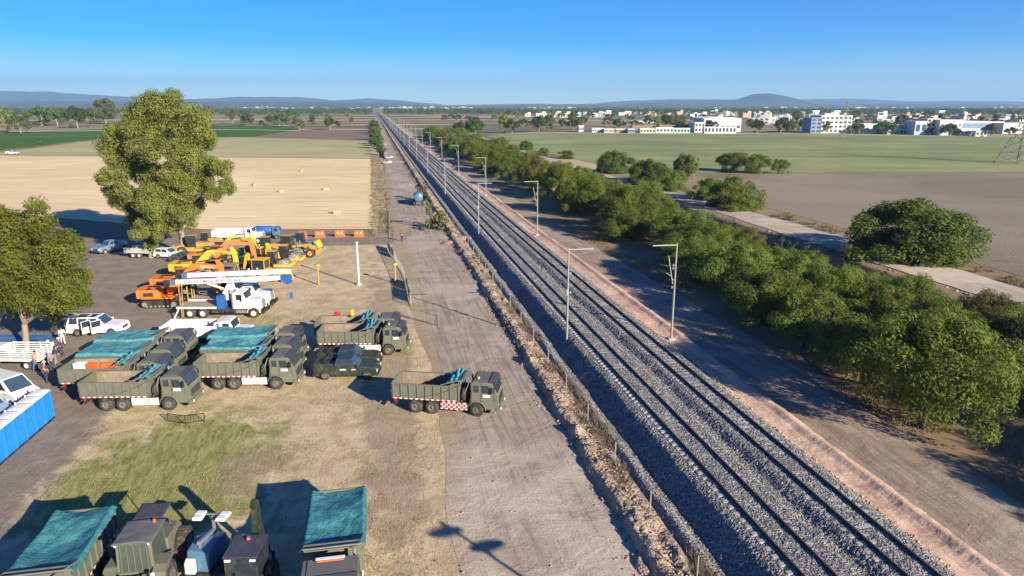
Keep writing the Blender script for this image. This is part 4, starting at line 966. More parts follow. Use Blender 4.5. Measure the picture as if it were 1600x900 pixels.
m = MB(); b = barrier_mb(); m.add(b.v, b.f); on_truck(TR2, 'road_barrier', 'white plastic barrier standing in a truck bed beside the orange ones', 'barrier', m, M['whitem'], (-3.2, .55, 1.28), .2)
m = MB(); m.box(-.35, .35, -.12, .12, 0, .04).box(-.30, .30, -.10, .10, .04, .10); on_truck(TR5, 'board', 'white board lying in the open bed of the nearest middle truck', 'board', m, M['whitem'], (-.9, .35, 1.33), .3)
def pile():
    X, Y = np.meshgrid(np.linspace(-1.6, 1.6, 40), np.linspace(-1.05, 1.05, 26)); Z = .55 * np.exp(-(X / .9) ** 2 - (Y / .9) ** 2) + .12 * (fbm(X * 3, Y * 3, 4, 91) - .3)
    o = gridmesh('earth_pile', X, Y, np.maximum(Z, .0), EARTH); tag(o, 'low pile of brown earth in the open bed of the nearest middle truck', 'earth'); return o
o = pile(); o.location = (TR5.location.x - 2.2, TR5.location.y, 1.325)
m = MB(); m.lathe([(-.30, 0), (-.30, .22), (.30, .22), (.30, 0)], 14, axis='z'); on_truck(TR9, 'drum', 'small yellow drum on the rim of the rear truck bed', 'drum', m, M['yellow'], (-.9, .9, 2.72))
m = MB(); m.box(-.3, .3, -.12, .12, -.1, .12).ball((0, 0, .15), (.2, .12, .1)); on_truck(TR9, 'red_bundle', 'small red and pink bundle on the rim of the rear truck bed', 'bundle', m, M['redpl'], (-2.3, .9, 2.6))

# ---------------------------------------------------------------- cars
def arches(xs, r, zb, x0, x1):
    pts = [(x0, zb)]
    for x in xs:
        for a in range(180, -1, -20): pts.append((x + r * math.cos(R(a)), max(zb, .33 + r * math.sin(R(a)))))
    pts.append((x1, zb)); return pts
def car(name, label, cat, paintm, kind='sedan', rimk='rim', doors_open=False, group=None):
    e = empty(name, label, cat, group=group)
    P = dict(pickup=(-2.62, 2.62, -1.72, 1.72, .38, .93, 1.78), suv=(-2.6, 2.6, -1.55, 1.62, .39, 1.0, 1.88), sedan=(-2.2, 2.2, -1.35, 1.38, .32, .88, 1.45), hatch=(-2.0, 2.0, -1.2, 1.25, .32, .86, 1.5), van=(-2.65, 2.55, -1.6, 1.75, .35, .97, 2.15))[kind]
    x0, x1, xr, xf, wr, hw, H = P; top = []
    if kind == 'pickup': top = [(x1, .55), (x1 - .03, .95), (x1 - .25, 1.10), (1.05, 1.20), (-2.58, 1.18), (x0, 1.12), (x0, .5)]
    elif kind == 'suv': top = [(x1, .5), (x1, .92), (x1 - .2, 1.08), (1.05, 1.22), (x0 + .08, 1.20), (x0, .9), (x0, .5)]
    elif kind == 'van': top = [(x1, .5), (x1 - .03, .85), (x1 - .25, 1.10), (1.75, 1.28), (x0 + .04, 1.25), (x0, .9), (x0, .4)]
    else: top = [(x1, .42), (x1 - .05, .72), (x1 - .35, .84), (.75, .98), (-1.25, 1.0), (x0 + .25, .98), (x0, .85), (x0, .4)]
    zb = .34 if kind != 'sedan' and kind != 'hatch' else .26
    b = MB(); prof = arches((xr, xf), wr + .07, zb, x0 + .05, x1 - .05) + top; b.prism(prof, -hw, hw)
    body = b.build('body', paintm, e, bevel=.07)
    c = MB(); z0 = 1.17 if kind in ('pickup', 'suv') else (1.25 if kind == 'van' else .96)
    q = dict(pickup=(-.95, 1.15, hw * .95, z0, -.75, .45, hw * .76, H), suv=(x0 + .06, 1.15, hw * .96, z0, x0 + .28, .35, hw * .78, H), sedan=(-1.55, .95, hw * .94, z0, -.95, .15, hw * .72, H), hatch=(-1.9, .95, hw * .94, z0, -1.65, .15, hw * .74, H), van=(x0 + .03, 1.85, hw * .97, z0, x0 + .12, .85, hw * .84, H))[kind]
    Q = c.frustum(q[0], q[1], q[2], q[3], q[4], q[5], q[6], q[7]); cabin = c.build('cabin', paintm, e, bevel=.05)
    Q = [Vector(p) for p in Q]
    sides = [(Q[0], Q[1], Q[5], Q[4]), (Q[2], Q[3], Q[7], Q[6])]
    for i, s in enumerate(sides):
        cuts = [(.06, .30), (.34, .62), (.66, .93)] if kind in ('suv', 'van') else [(.10, .48), (.53, .90)]
        for u0, u1 in cuts:
            if i: u0, u1 = 1 - u1, 1 - u0
            g = MB(); g.panel(s, u0, u1, .14, .86); g.build('side_window', M['glass'], cabin)
    g = MB(); g.panel((Q[1], Q[2], Q[6], Q[5]), .06, .94, .06, .92); g.build('windscreen', M['glassb'], cabin)
    g = MB(); g.panel((Q[3], Q[0], Q[4], Q[7]), .10, .90, .20, .88); g.build('rear_window', M['glass'], cabin)
    for x, tn in ((xr, 0), (xf, R(-4))):
        for s in (-1, 1): WH.put((wr, .24, rimk, False), e, (x, s * (hw - .12), wr), tn)
    for s in (-1, 1):
        h = MB(); h.box(x1 - .13, x1 + .01, s * hw * .8 - .17, s * hw * .8 + .17, .70 if kind != 'sedan' else .60, .88 if kind != 'sedan' else .74); h.build('headlight', M['whitem'], e)
        h = MB(); h.box(x0 - .012, x0 + .05, s * hw * .86 - .09, s * hw * .86 + .09, .80, 1.08); h.build('tail_lamp', M['redpl'], e)
        h = MB(); h.box(xf - .75, xf - .6, s * (hw + .10) - .09, s * (hw + .10) + .09, z0 + .02, z0 + .18); h.build('mirror', paintm, e)
    h = MB(); h.box(x1 - .02, x1 + .03, -hw * .5, hw * .5, .62, .86); h.build('grille', M['black'], e)
    h = MB(); h.box(x1 - .12, x1 + .07, -hw * .95, hw * .95, .36, .54).box(x0 - .07, x0 + .1, -hw * .95, hw * .95, .38, .56); h.build('bumper', M['black'] if kind == 'pickup' else paintm, e)
    if kind == 'pickup':
        h = MB(); h.mat(M['black']).box(x0 + .08, -1.02, -hw + .12, hw - .12, 1.172, 1.186); h.build('bed_liner', None, e)
        h = MB(); h.mat(paintm)
        for s in (-1, 1): h.box(x0 + .02, -.98, s * (hw - .06) - .05, s * (hw - .06) + .05, 1.18, 1.42)
        h.box(x0 + .0, x0 + .07, -hw + .02, hw - .02, 1.16, 1.40); h.build('bed_side', None, e)
        h = MB()
        for s in (-1, 1): h.tube([(-1.6, s * .7, 1.3), (-1.15, s * .7, 1.85), (-1.15, s * .68, 1.85)], .03, 6)
        h.tube([(-1.15, -.7, 1.85), (-1.15, .7, 1.85)], .03, 6); h.build('roll_bar', M['black'], e)
    if kind == 'suv':
        h = MB()
        for s in (-1, 1): h.tube([(x0 + .4, s * .66, H + .05), (.2, s * .66, H + .05)], .025, 6)
        h.box(-.5, .1, -.42, .42, H + .0, H + .012); h.box(-1.7, -.8, -.42, .42, H, H + .012); h.build('roof_rail', M['black'], cabin)
    hd = MB()
    for s in (-1, 1):
        for x in (-.15, .85) if kind != 'van' else (.6, 1.6): hd.box(x - .30, x - .14, s * (hw + .012) - .02, s * (hw + .012) + .02, z0 - .13, z0 - .09)
        for x in (-.95, .05, 1.12): hd.box(x - .008, x + .008, s * (hw + .001) - .006, s * (hw + .001) + .006, .42, z0)
    hd.build('door_handle', M['black'], e)
    return e
def door(e, hinge, w, z0, z1, ang, side, m):
    d = MB(); d.mat(m).box(0, -w, -.03, .03, z0, 1.12).mat(m).box(0, -.05, -.03, .03, 1.12, z1).box(-w, -w + .05, -.03, .03, 1.12, z1).box(-w, 0, -.03, .03, z1, z1 + .05).mat(M['glass']).box(-w + .05, -.05, -.01, .01, 1.12, z1)
    o = d.build('open_door', None, e); o.location = hinge; o.rotation_euler = (0, 0, ang); return o
pk = car('pickup_truck', 'dark green army pickup, the nearer of the two side by side', 'pickup', M['olivedk'], 'pickup', 'rim', group='dark green army pickups'); put_wheel(pk, 508, 594, -1.72, -.9, R(1.5))
for s in (-1, 1):
    m = MB(); m.box(-.45, .05, s * .935 - .006, s * .935 + .006, .86, .98).box(.5, .85, s * .935 - .006, s * .935 + .006, .88, .96); m.build('door_marking', M['whitem'], pk)
pk2 = copy_tree(pk, label='dark green army pickup, the farther one partly behind its twin'); put_wheel(pk2, 513, 577, -1.72, -.9, R(.5))
suv = car('estate_car', 'big white off-road car with its tailgate and a door open', 'car', M['white'], 'suv', 'rim'); put_wheel(suv, 122, 526, -1.55, -.95, R(4))
door(suv, (.85, -1.02, 0), 1.0, .5, 1.7, R(55), -1, M['white']); door(suv, (-.15, -1.02, 0), .95, .5, 1.7, R(62), -1, M['white'])
m = MB(); m.mat(M['white']).prism([(-2.45, 1.86), (-3.5, 2.05), (-3.52, 1.98), (-2.45, 1.78)], -.85, .85).mat(M['glass']).prism([(-2.6, 1.90), (-3.1, 1.99), (-3.1, 2.0), (-2.6, 1.915)], -.7, .7); m.build('tailgate', None, suv)
m = MB(); m.box(-2.62, -2.55, -.75, .75, .75, 1.7); m.build('open_boot', M['black'], suv)
van = car('van', 'white van with a sloping nose parked behind the blue toilets', 'van', M['white'], 'van', 'rim'); put_wheel(van, 18, 640, 1.75, -.97, R(-22))
v2 = car('car', 'pale steel blue car cut off by the left edge behind the toilets', 'car', paint('pale_blue_paint', (.30, .42, .55), .3, dirt=.15), 'suv'); p = G(-22, 655); v2.location = (p.x, p.y, 0); v2.rotation_euler = (0, 0, R(-25))
sv = car('pickup_truck', 'silver blue pickup parked in the tree shade facing the camera', 'pickup', paint('silver_blue_paint', (.24, .32, .42), .25, .4, dirt=.1), 'pickup', 'steel'); p = G(174, 393); sv.location = (p.x, p.y, 0); sv.rotation_euler = (0, 0, R(-112))
wc = car('car', 'white car with red tail lamps beside the two eucalyptus trunks', 'car', M['white'], 'hatch', 'steel'); p = G(264, 403); wc.location = (p.x, p.y, 0); wc.rotation_euler = (0, 0, R(-12))
dc = car('car', 'dark grey car in the shade right of the white one', 'car', paint('dark_grey_paint', (.05, .06, .08), .25, dirt=.2), 'sedan'); p = G(292, 409); dc.location = (p.x, p.y, 0); dc.rotation_euler = (0, 0, R(-6))
lw = car('pickup_truck', 'small white pickup far off on the edge of the stubble field', 'pickup', M['white'], 'pickup'); p = G(20, 241.5); lw.location = (p.x, p.y, 0); lw.rotation_euler = (0, 0, 0)
for (px, py, rz, lb) in [(606, 256, R(-100), 'white car on the far dirt road, the nearer of two'), (609, 248, R(-95), 'white car just beyond the other white one on the far dirt road')]:
    w = car('car', lb, 'car', M['white'], 'sedan', group='white cars on the far dirt road'); p = G(px, py); w.location = (p.x, p.y, 0); w.rotation_euler = (0, 0, rz)

# blue truck farther up the road, water tank on the back
def blue_truck():
    e = empty('water_truck', 'blue truck with a tank parked by the bushes up the road', 'truck'); truck_chassis(e, 2.6, -2.4, 'rim')
    m = MB(); m.prism([(1.6, .9), (1.6, 2.4), (2.9, 2.4), (3.3, 1.6), (3.4, .9)], -1.05, 1.05); c = m.build('cab', M['sblue'], e, bevel=.05)
    g = MB(); g.prism([(2.94, 2.3), (2.97, 2.32), (3.30, 1.66), (3.27, 1.64)], -.95, .95)
    for s in (-1, 1): g.prism([(2.1, 1.6), (2.1, 2.2), (2.8, 2.2), (3.1, 1.6)], s * 1.055 - .01, s * 1.055 + .01)
    g.build('window', M['glass'], c)
    t_ = MB(); t_.lathe([(-3.2, 0), (-3.2, .85), (-3.1, .98), (1.1, .98), (1.2, .85), (1.2, 0)], 22); v = [(p[1], p[0], p[2] + 1.9) for p in t_.v]; t_.v = v; t_.build('tank', M['sblue'], e)
    return e
def truck_chassis(e, xf, xr, rimk, n=1, L=None):
    m = MB(); m.box(-3.4, 3.2, -.45, -.33, .7, .95).box(-3.4, 3.2, .33, .45, .7, .95); m.build('chassis', M['black'], e)
    for k in range(n):
        for s in (-1, 1): WH.put((.50, .27, rimk, True), e, (xr + k * 1.2, s * .88, .50))
    for s in (-1, 1): WH.put((.50, .28, rimk, False), e, (xf, s * .98, .50))
bt = blue_truck(); p = G(654, 319); bt.location = (p.x, p.y, 0); bt.rotation_euler = (0, 0, R(98))

# stake truck at the left edge
def stake_truck():
    e = empty('stake_truck', 'white truck with slatted stake sides by the forked tree', 'truck')
    m = MB(); m.box(-2.6, 2.6, -.4, .4, .5, .7); m.build('chassis', M['black'], e)
    for x in (-1.6, 1.9):
        for s in (-1, 1): WH.put((.38, .24, 'rimw', x < 0), e, (x, s * .78, .38))
    m = MB(); m.prism([(1.0, .5), (1.0, 1.85), (1.9, 1.85), (2.3, 1.2), (2.85, 1.1), (2.9, .5), (2.35, .5), (2.25, .8), (1.6, .8), (1.5, .5)], -.95, .95); c = m.build('cab', M['white'], e, bevel=.05)
    g = MB()
    for s in (-1, 1): g.prism([(1.2, 1.15), (1.2, 1.7), (1.8, 1.7), (2.1, 1.15)], s * .955 - .01, s * .955 + .01)
    g.prism([(1.93, 1.80), (1.95, 1.82), (2.30, 1.25), (2.27, 1.23)], -.85, .85); g.build('window', M['glass'], c)
    m = MB(); m.box(-2.8, .85, -1.05, 1.05, .78, .88); m.build('load_floor', M['whitem'], e)
    m = MB()
    for s in (-1, 1):
        for k in range(5): m.box(-2.8, .85, s * 1.03 - .015, s * 1.03 + .015, .95 + k * .2, 1.05 + k * .2)
        for x in (-2.78, -1.6, -.4, .78): m.box(x, x + .07, s * 1.06 - .02, s * 1.06 + .02, .88, 1.88)
    for k in range(5): m.box(.80, .83, -1.0, 1.0, .95 + k * .2, 1.05 + k * .2).box(-2.8, -2.77, -1.0, 1.0, .95 + k * .2, 1.05 + k * .2)
    m.build('stake_rack', M['whitem'], e); return e
sk = stake_truck(); put_wheel(sk, 33, 580, -1.6, -.9, R(178)); sk.rotation_euler = (0, 0, R(178)); p = G(20, 577); sk.location = (p.x - .2, p.y + .9, 0)

# open grey trailer in the shade
def small_trailer():
    e = empty('tipper_trailer', 'small grey tipper body on double wheels under the eucalyptus', 'trailer', group=None)
    for x in (-.9, 0.1):
        for s in (-1, 1): WH.put((.42, .24, 'rimw', False), e, (x, s * .85, .42))
    m = MB(); m.prism([(-2.2, .8), (1.6, .8), (1.6, 1.5), (-2.3, 1.6)], -1.0, -.94).prism([(-2.2, .8), (1.6, .8), (1.6, 1.5), (-2.3, 1.6)], .94, 1.0).box(-2.2, 1.6, -.94, .94, .8, .86).box(1.55, 1.6, -.94, .94, .86, 1.5); m.build('body', M['concrete'], e)
    m = MB(); m.box(-2.0, 3.0, -.3, .3, .6, .78); m.build('drawbar', M['black'], e); return e
tl = small_trailer(); p = G(218, 404); tl.location = (p.x, p.y + 1, 0); tl.rotation_euler = (0, 0, R(-8))
# ================================================================== MACHINES
def at_px(e, px, py, rz=0): p = G(px, py); e.location = (p.x, p.y, 0); e.rotation_euler = (0, 0, rz); return e
def poly_arm(name, pts, w, m, parent, y=0.0):
    mb = MB(); mb.prism(pts, y - w / 2, y + w / 2); return mb.build(name, m, parent, bevel=.03)
def cab_box(e, x0, x1, y0, y1, z0, z1, frame, roof=None, name='cab'):
    c = MB(); f = .07
    for x in (x0, x1 - f):
        for y in (y0, y1 - f): c.box(x, x + f, y, y + f, z0, z1)
    c.box(x0, x1, y0, y1, z0 - .03, z0 + .35).box(x0 - .03, x1 + .03, y0 - .03, y1 + .03, z1, z1 + .09); cab = c.build(name, frame, e)
    if roof: r = MB(); r.box(x0 - .04, x1 + .04, y0 - .04, y1 + .04, z1 + .092, z1 + .13); r.build('roof', roof, cab)
    g = MB()
    for y in (y0 + .02, y1 - .03): g.box(x0 + f, x1 - f, y, y + .01, z0 + .36, z1 - .01)
    for x in (x0 + .02, x1 - .03): g.box(x, x + .01, y0 + f, y1 - f, z0 + .36, z1 - .01)
    g.build('window', M['glass'], cab); s = MB(); s.box(x0 + .3, x0 + .75, (y0 + y1) / 2 - .22, (y0 + y1) / 2 + .22, z0 + .36, z0 + .55).box(x0 + .3, x0 + .4, (y0 + y1) / 2 - .22, (y0 + y1) / 2 + .22, z0 + .55, z0 + 1.05); s.build('seat', M['black'], cab)
    return cab
def excavator(label, paintm, body=None, txt=None, group='tracked excavators in the machine line'):
    e = empty('excavator', label, 'excavator', group=group); body = body or paintm
    for s in (-1, 1):
        prof = [(-1.95, .35), (-1.85, .12), (-1.6, .02), (1.6, .02), (1.85, .12), (1.95, .35), (1.9, .68), (1.65, .84), (-1.65, .84), (-1.9, .68)]
        m = MB(); m.mat(M['black']).prism(prof, s * 1.2 - .28, s * 1.2 + .28)
        L = [(prof[i], prof[(i + 1) % len(prof)]) for i in range(len(prof))]
        for a, b in L:
            d = math.dist(a, b); n = max(1, int(d / .2))
            for k in range(n):
                q = (a[0] + (b[0] - a[0]) * (k + .5) / n, a[1] + (b[1] - a[1]) * (k + .5) / n); m.bar((q[0], s * 1.2 - .3, q[1]), (q[0], s * 1.2 + .3, q[1]), .05)
        m.mat(M['steel'])
        for x in [-1.35 + .45 * k for k in range(7)]: m.cyl((x, s * 1.2 - .295, .22), (x, s * 1.2 + .295, .22), .13, n=10)
        m.cyl((-1.6, s * 1.2 - .3, .43), (-1.6, s * 1.2 + .3, .43), .28, n=12).cyl((1.6, s * 1.2 - .3, .43), (1.6, s * 1.2 + .3, .43), .28, n=12); m.build('track', None, e)
    m = MB(); m.box(-.9, .9, -.95, .95, .4, .8).cyl((0, 0, .8), (0, 0, 1.0), .65, n=20); m.build('undercarriage', M['black'], e)
    m = MB(); m.box(-2.0, 1.4, -1.32, 1.32, 1.0, 1.12); m.prism([(-2.0, 1.12), (.1, 1.12), (.1, 1.95), (-.2, 2.02), (-2.0, 2.02)], -1.30, -.45).prism([(-2.0, 1.12), (-.15, 1.12), (-.15, 2.0), (-2.0, 2.02)], -.45, 1.28); h = m.build('engine_house', body, e, bevel=.05)
    m = MB(); m.mat(M['black']).box(-1.7, -.6, -1.31, -1.305, 1.3, 1.75).box(-1.8, -.4, .2, .9, 2.022, 2.06).cyl((-1.2, -.6, 2.0), (-1.2, -.6, 2.3), .06); m.box(-1.6, -1.0, -1.0, -.5, 2.022, 2.04); m.build('grille', None, h)
    m = MB(); v = [(-2.75 + .30 * (abs(k) / 6) ** 2, 1.30 * k / 6) for k in range(-6, 7)]
    vs = [(x, y, z) for z in (1.08, 2.02) for x, y in v] + [(-2.0, 1.3, 1.08), (-2.0, -1.3, 1.08), (-2.0, 1.3, 2.02), (-2.0, -1.3, 2.02)]; n = 13
    fs = [(k, k + 1, n + k + 1, n + k) for k in range(12)] + [tuple(range(n, 2 * n)) + (2 * n + 2, 2 * n + 3), tuple(reversed(range(0, n))) + (2 * n + 1, 2 * n), (12, 2 * n, 2 * n + 2, 2 * n - 1), (0, n, 2 * n + 3, 2 * n + 1)]
    m.add(vs, fs); m.build('counterweight', body, e, bevel=.06)
    cab_box(e, -.05, 1.5, .38, 1.28, 1.12, 2.72, M['black'], body)
    poly_arm('boom', [(.55, 1.35), (.35, 1.75), (1.6, 3.05), (2.2, 3.55), (2.9, 3.62), (5.55, 3.35), (5.75, 3.15), (5.55, 3.0), (3.1, 3.02), (2.6, 2.82), (2.1, 2.3), (1.1, 1.35)], .46, paintm, e)
    b = poly_arm('stick', [(5.05, 3.95), (5.35, 4.05), (5.95, 3.2), (6.05, 1.3), (5.8, 1.1), (5.55, 1.3), (5.3, 3.0)], .36, paintm, e)
    cy = MB()
    for y in (-.36, .36): cy.mat(M['black']).cyl((1.35, y, 1.3), (2.3, y, 2.35), .09).mat(M['steel']).cyl((2.3, y, 2.35), (3.0, y, 3.2), .055)
    cy.mat(M['black']).cyl((3.0, 0, 3.8), (4.3, 0, 3.98), .09).mat(M['steel']).cyl((4.3, 0, 3.98), (5.15, 0, 3.95), .05).mat(M['black']).cyl((5.9, .0, 3.2), (6.3, 0, 2.1), .075); cy.build('hydraulic_ram', None, e)
    bk = MB(); pr = [(5.6, 1.3), (6.15, 1.35), (6.35, .9), (6.1, .35), (5.5, .05), (5.0, .12), (4.75, .35), (5.0, .45), (5.6, .35), (5.85, .8), (5.6, 1.05)]; bk.prism(pr, -.62, .62)
    for y in (-.62, .60): bk.prism([(5.6, 1.2), (6.2, 1.2), (6.1, .35), (5.5, .05), (4.8, .25)], y, y + .03)
    for k in range(5): bk.prism([(4.8, .3), (4.8, .42), (4.45, .45)], -.6 + k * .28, -.52 + k * .28)
    bk.build('bucket', M['rust'], e)
    if txt: text_part(txt, .36, M['black'] if 'yellow' in paintm.name or txt == 'KOMATSU' else M['white'], e, (3.25, -.245, 3.13), (R(90), R(5.5), 0))
    return e
x = excavator('bright orange excavator nearest the crane trucks, counterweight facing left', M['orange'], txt='DOOSAN'); at_px(x, 258, 476, R(4))
x = copy_tree(x, label='second orange excavator, its boom just above that of the nearest one'); at_px(x, 276, 457, R(3))
y = excavator('yellow excavator with black lettering on its arched boom, between the orange ones', M['yellow'], txt='KOMATSU'); at_px(y, 302, 433, R(2)); y.scale = (1.02,) * 3
z = excavator('reddish orange excavator behind the yellow one, its stick folded steeply', M['orange2']); at_px(z, 330, 418, R(4)); z.scale = (1.05,) * 3
y2 = copy_tree(y, label='farthest yellow excavator of the machine line, in front of the white tipper'); at_px(y2, 338, 408, R(3)); y2.scale = (1.0,) * 3

def wheel_loader(label, pm, cat='wheel loader', name='wheel_loader', sc=1.0, grader=False, group=None):
    e = empty(name, label, cat, group=group)
    for x in (-1.5, 1.45):
        for s in (-1, 1): WH.put((.72, .5, 'ochre', False), e, (x, s * 1.0, .72))
    m = MB(); m.prism([(-2.9, .7), (-2.9, 1.5), (-2.6, 1.95), (-.6, 2.05), (-.6, .7)], -.75, .75); h = m.build('engine_hood', pm, e, bevel=.06)
    m = MB(); m.box(-2.92, -2.90, -.5, .5, .95, 1.5).box(-2.2, -1.0, -.76, -.755, 1.3, 1.8); m.cyl((-1.9, .3, 1.9), (-1.9, .3, 2.5), .06); m.build('grille', M['black'], h)
    cab_box(e, -.6, .75, -.62, .62, 1.35, 2.95, M['black'], pm)
    m = MB(); m.box(-.4, 2.1, -.45, .45, .6, 1.3); m.build('front_frame', pm, e)
    m = MB()
    for s in (-1, 1): m.bar((1.2, s * .5, 1.5), (2.7, s * .5, 1.15), .16, .3).bar((2.7, s * .5, 1.15), (3.3, s * .5, .5), .16, .25)
    m.build('lift_arm', pm, e)
    m = MB(); m.prism([(3.15, .95), (3.25, .2), (3.6, .05), (4.3, .05), (4.25, .12), (3.65, .16), (3.4, .4), (3.35, .95), (3.5, 1.25), (3.3, 1.3)], -1.35, 1.35)
    for y in (-1.35, 1.32): m.prism([(3.2, 1.2), (3.25, .1), (4.2, .06), (3.55, 1.25)], y, y + .03)
    m.build('bucket', pm, e); e.scale = (sc,) * 3; return e
def backhoe(label, pm, roof=None, tall=False, rimk='yellow', group=None):
    e = empty('backhoe_loader', label, 'backhoe', group=group)
    for s in (-1, 1): WH.put((.74, .45, rimk, False), e, (-1.0, s * .92, .74)); WH.put((.50, .32, rimk, False), e, (1.35, s * .88, .50))
    m = MB(); m.prism([(.3, .7), (.3, 1.62), (1.9, 1.45), (2.15, 1.3), (2.15, .7)], -.48, .48); h = m.build('engine_hood', pm, e, bevel=.05)
    m = MB(); m.box(2.15, 2.17, -.4, .4, .8, 1.25).cyl((1.1, .25, 1.5), (1.1, .25, 2.3), .045); m.build('grille', M['black'], h)
    m = MB(); m.box(-1.7, .4, -.5, .5, .6, 1.1); m.build('rear_frame', pm, e)
    cab_box(e, -1.35, .4, -.78, .78, 1.1, 2.75, pm if roof is None else M['black'], roof)
    m = MB()
    for s in (-1, 1): m.bar((-.1, s * .72, 1.35), (2.0, s * .72, 1.3), .11, .2).bar((2.0, s * .72, 1.3), (2.75, s * .72, .45), .11, .2)
    m.build('lift_arm', pm, e)
    m = MB(); m.prism([(2.65, .8), (2.7, .15), (3.0, .04), (3.55, .04), (3.5, .1), (3.05, .13), (2.85, .3), (2.82, .8), (2.95, 1.0), (2.78, 1.02)], -1.15, 1.15)
    for y in (-1.15, 1.12): m.prism([(2.7, .95), (2.72, .08), (3.45, .05), (3.0, 1.0)], y, y + .03)
    m.build('front_bucket', pm, e)
    top = 3.5 if not tall else 4.4
    bo = MB(); bo.prism([(-1.75, .75), (-1.75, 1.15), (-2.35, top - .25), (-2.1, top), (-1.85, top - .2), (-2.0, top - .5), (-1.6, 1.1)], -.14, .14); bo.build('boom', pm, e)
    st = MB(); st.prism([(-2.2, top + .02), (-2.0, top - .1), (-2.75, 1.35), (-2.95, 1.4), (-2.5, top - .25)], -.11, .11); st.build('stick', pm, e)
    rm = MB(); rm.mat(M['black']).cyl((-1.9, .0, 1.6), (-2.5, 0, 2.8), .06).mat(M['steel']).cyl((-2.25, 0, top - .1), (-2.65, 0, 2.4), .04); rm.build('hydraulic_ram', None, e)
    bk = MB(); bk.prism([(-2.95, 1.4), (-2.6, 1.35), (-2.5, 1.0), (-2.75, .7), (-3.1, .75), (-2.95, 1.0)], -.3, .3); bk.build('rear_bucket', M['black'], e)
    sg = MB()
    for s in (-1, 1): sg.bar((-1.75, s * .85, .3), (-1.75, s * .85, 1.7), .14).box(-1.95, -1.55, s * .85 - .2, s * .85 + .2, .2, .28)
    sg.build('stabiliser', M['black'], e)
    return e
def roller(label, pm, group=None):
    e = empty('road_roller', label, 'road roller', group=group)
    for s in (-1, 1): WH.put((.72, .5, 'yellow', False), e, (-1.4, s * .78, .72))
    m = MB(); m.lathe([(-1.02, 0), (-1.02, .70), (-1.0, .74), (1.0, .74), (1.02, .70), (1.02, 0)], 30, (1.5, 0, .76)); m.build('drum', M['steel'], e)
    m = MB()
    for s in (-1, 1): m.box(.4, 2.6, s * 1.10 - .06, s * 1.10 + .06, .6, .95)
    m.box(.35, .55, -1.1, 1.1, .6, .95).box(2.45, 2.65, -1.1, 1.1, .6, .95); m.build('drum_frame', pm, e)
    m = MB(); m.prism([(-2.7, .8), (-2.6, 1.5), (-.6, 1.75), (-.5, .8)], -.7, .7); m.build('engine_hood', pm, e, bevel=.06)
    cab_box(e, -.55, .5, -.65, .65, 1.1, 2.55, M['black'], pm); return e
def grader(label, pm):
    e = empty('road_grader', label, 'grader')
    for x in (-2.6, -1.15):
        for s in (-1, 1): WH.put((.66, .4, 'ochre', False), e, (x, s * .95, .66))
    for s in (-1, 1): WH.put((.66, .4, 'ochre', False), e, (3.6, s * .95, .66))
    m = MB(); m.prism([(-3.6, .8), (-3.5, 1.9), (-.9, 2.0), (-.9, .8)], -.65, .65); m.build('engine_hood', pm, e, bevel=.05)
    cab_box(e, -.9, .6, -.7, .7, 1.3, 3.1, M['black'], pm)
    m = MB(); m.prism([(.5, 1.3), (.5, 1.65), (3.2, 1.95), (4.3, 1.5), (4.3, 1.1), (3.4, 1.1), (3.1, 1.6)], -.16, .16); m.build('frame', pm, e)
    m = MB(); m.bar((.9, -1.7, .5), (1.7, 1.7, .5), .1, .6); m.cyl((1.3, 0, .8), (1.3, 0, .9), .7, n=18); m.build('blade', M['steel'], e)
    m = MB()
    for s in (-1, 1): m.cyl((1.6, s * .5, 1.0), (1.6, s * .5, 2.3), .05)
    m.box(3.9, 4.1, -.9, .9, .55, .75).box(4.5, 4.7, -1.2, 1.2, .5, 1.2); m.build('front_axle', pm, e); return e
b = backhoe('yellow backhoe loader with its front bucket on the ground, beside two workers', M['yellow'], group='backhoe loaders'); at_px(b, 415, 437, R(-8))
r_ = roller('yellow road roller behind the backhoe loader, nearer of two', M['yellow'], 'road rollers'); at_px(r_, 428, 421, R(-4))
r2 = copy_tree(r_, label='second yellow road roller, just behind the other one'); at_px(r2, 446, 411, R(-2))
g_ = grader('yellow road grader with a long arched front frame near the orange barriers', M['ochre']); at_px(g_, 452, 400, R(-3))
wl = wheel_loader('ochre wheel loader with a glazed cab behind the rollers', M['ochre'], group='wheel loaders'); at_px(wl, 416, 401, R(5))
wl2 = copy_tree(wl, label='ochre wheel loader in the shade at the left end of the machine line'); at_px(wl2, 304, 398, R(185))
wl3 = copy_tree(wl, label='ochre wheel loader half hidden behind the shaded one'); at_px(wl3, 324, 388, R(178)); wl3.scale = (.85,) * 3
tr_ = backhoe('green tractor with a loader between excavator buckets and yellow backhoe', M['green'], M['green']); tr_.name = 'tractor'; tr_['category'] = 'tractor'; at_px(tr_, 392, 428, R(-15)); tr_.scale = (.85,) * 3
b2 = backhoe('yellow backhoe between the green tractor and the rollers', M['yellow']); at_px(b2, 400, 413, R(175)); b2.scale = (.9,) * 3
tb = wheel_loader('grey blue loader with a yellow bucket standing next to the orange barriers', M['sblue']); at_px(tb, 470, 388, R(-4)); tb.scale = (.82,) * 3
m = MB(); m.prism([(3.1, 1.6), (3.15, .35), (3.5, .2), (4.0, .25), (3.45, 1.6)], -1.2, 1.2); m.build('bucket', M['yellow'], tb)
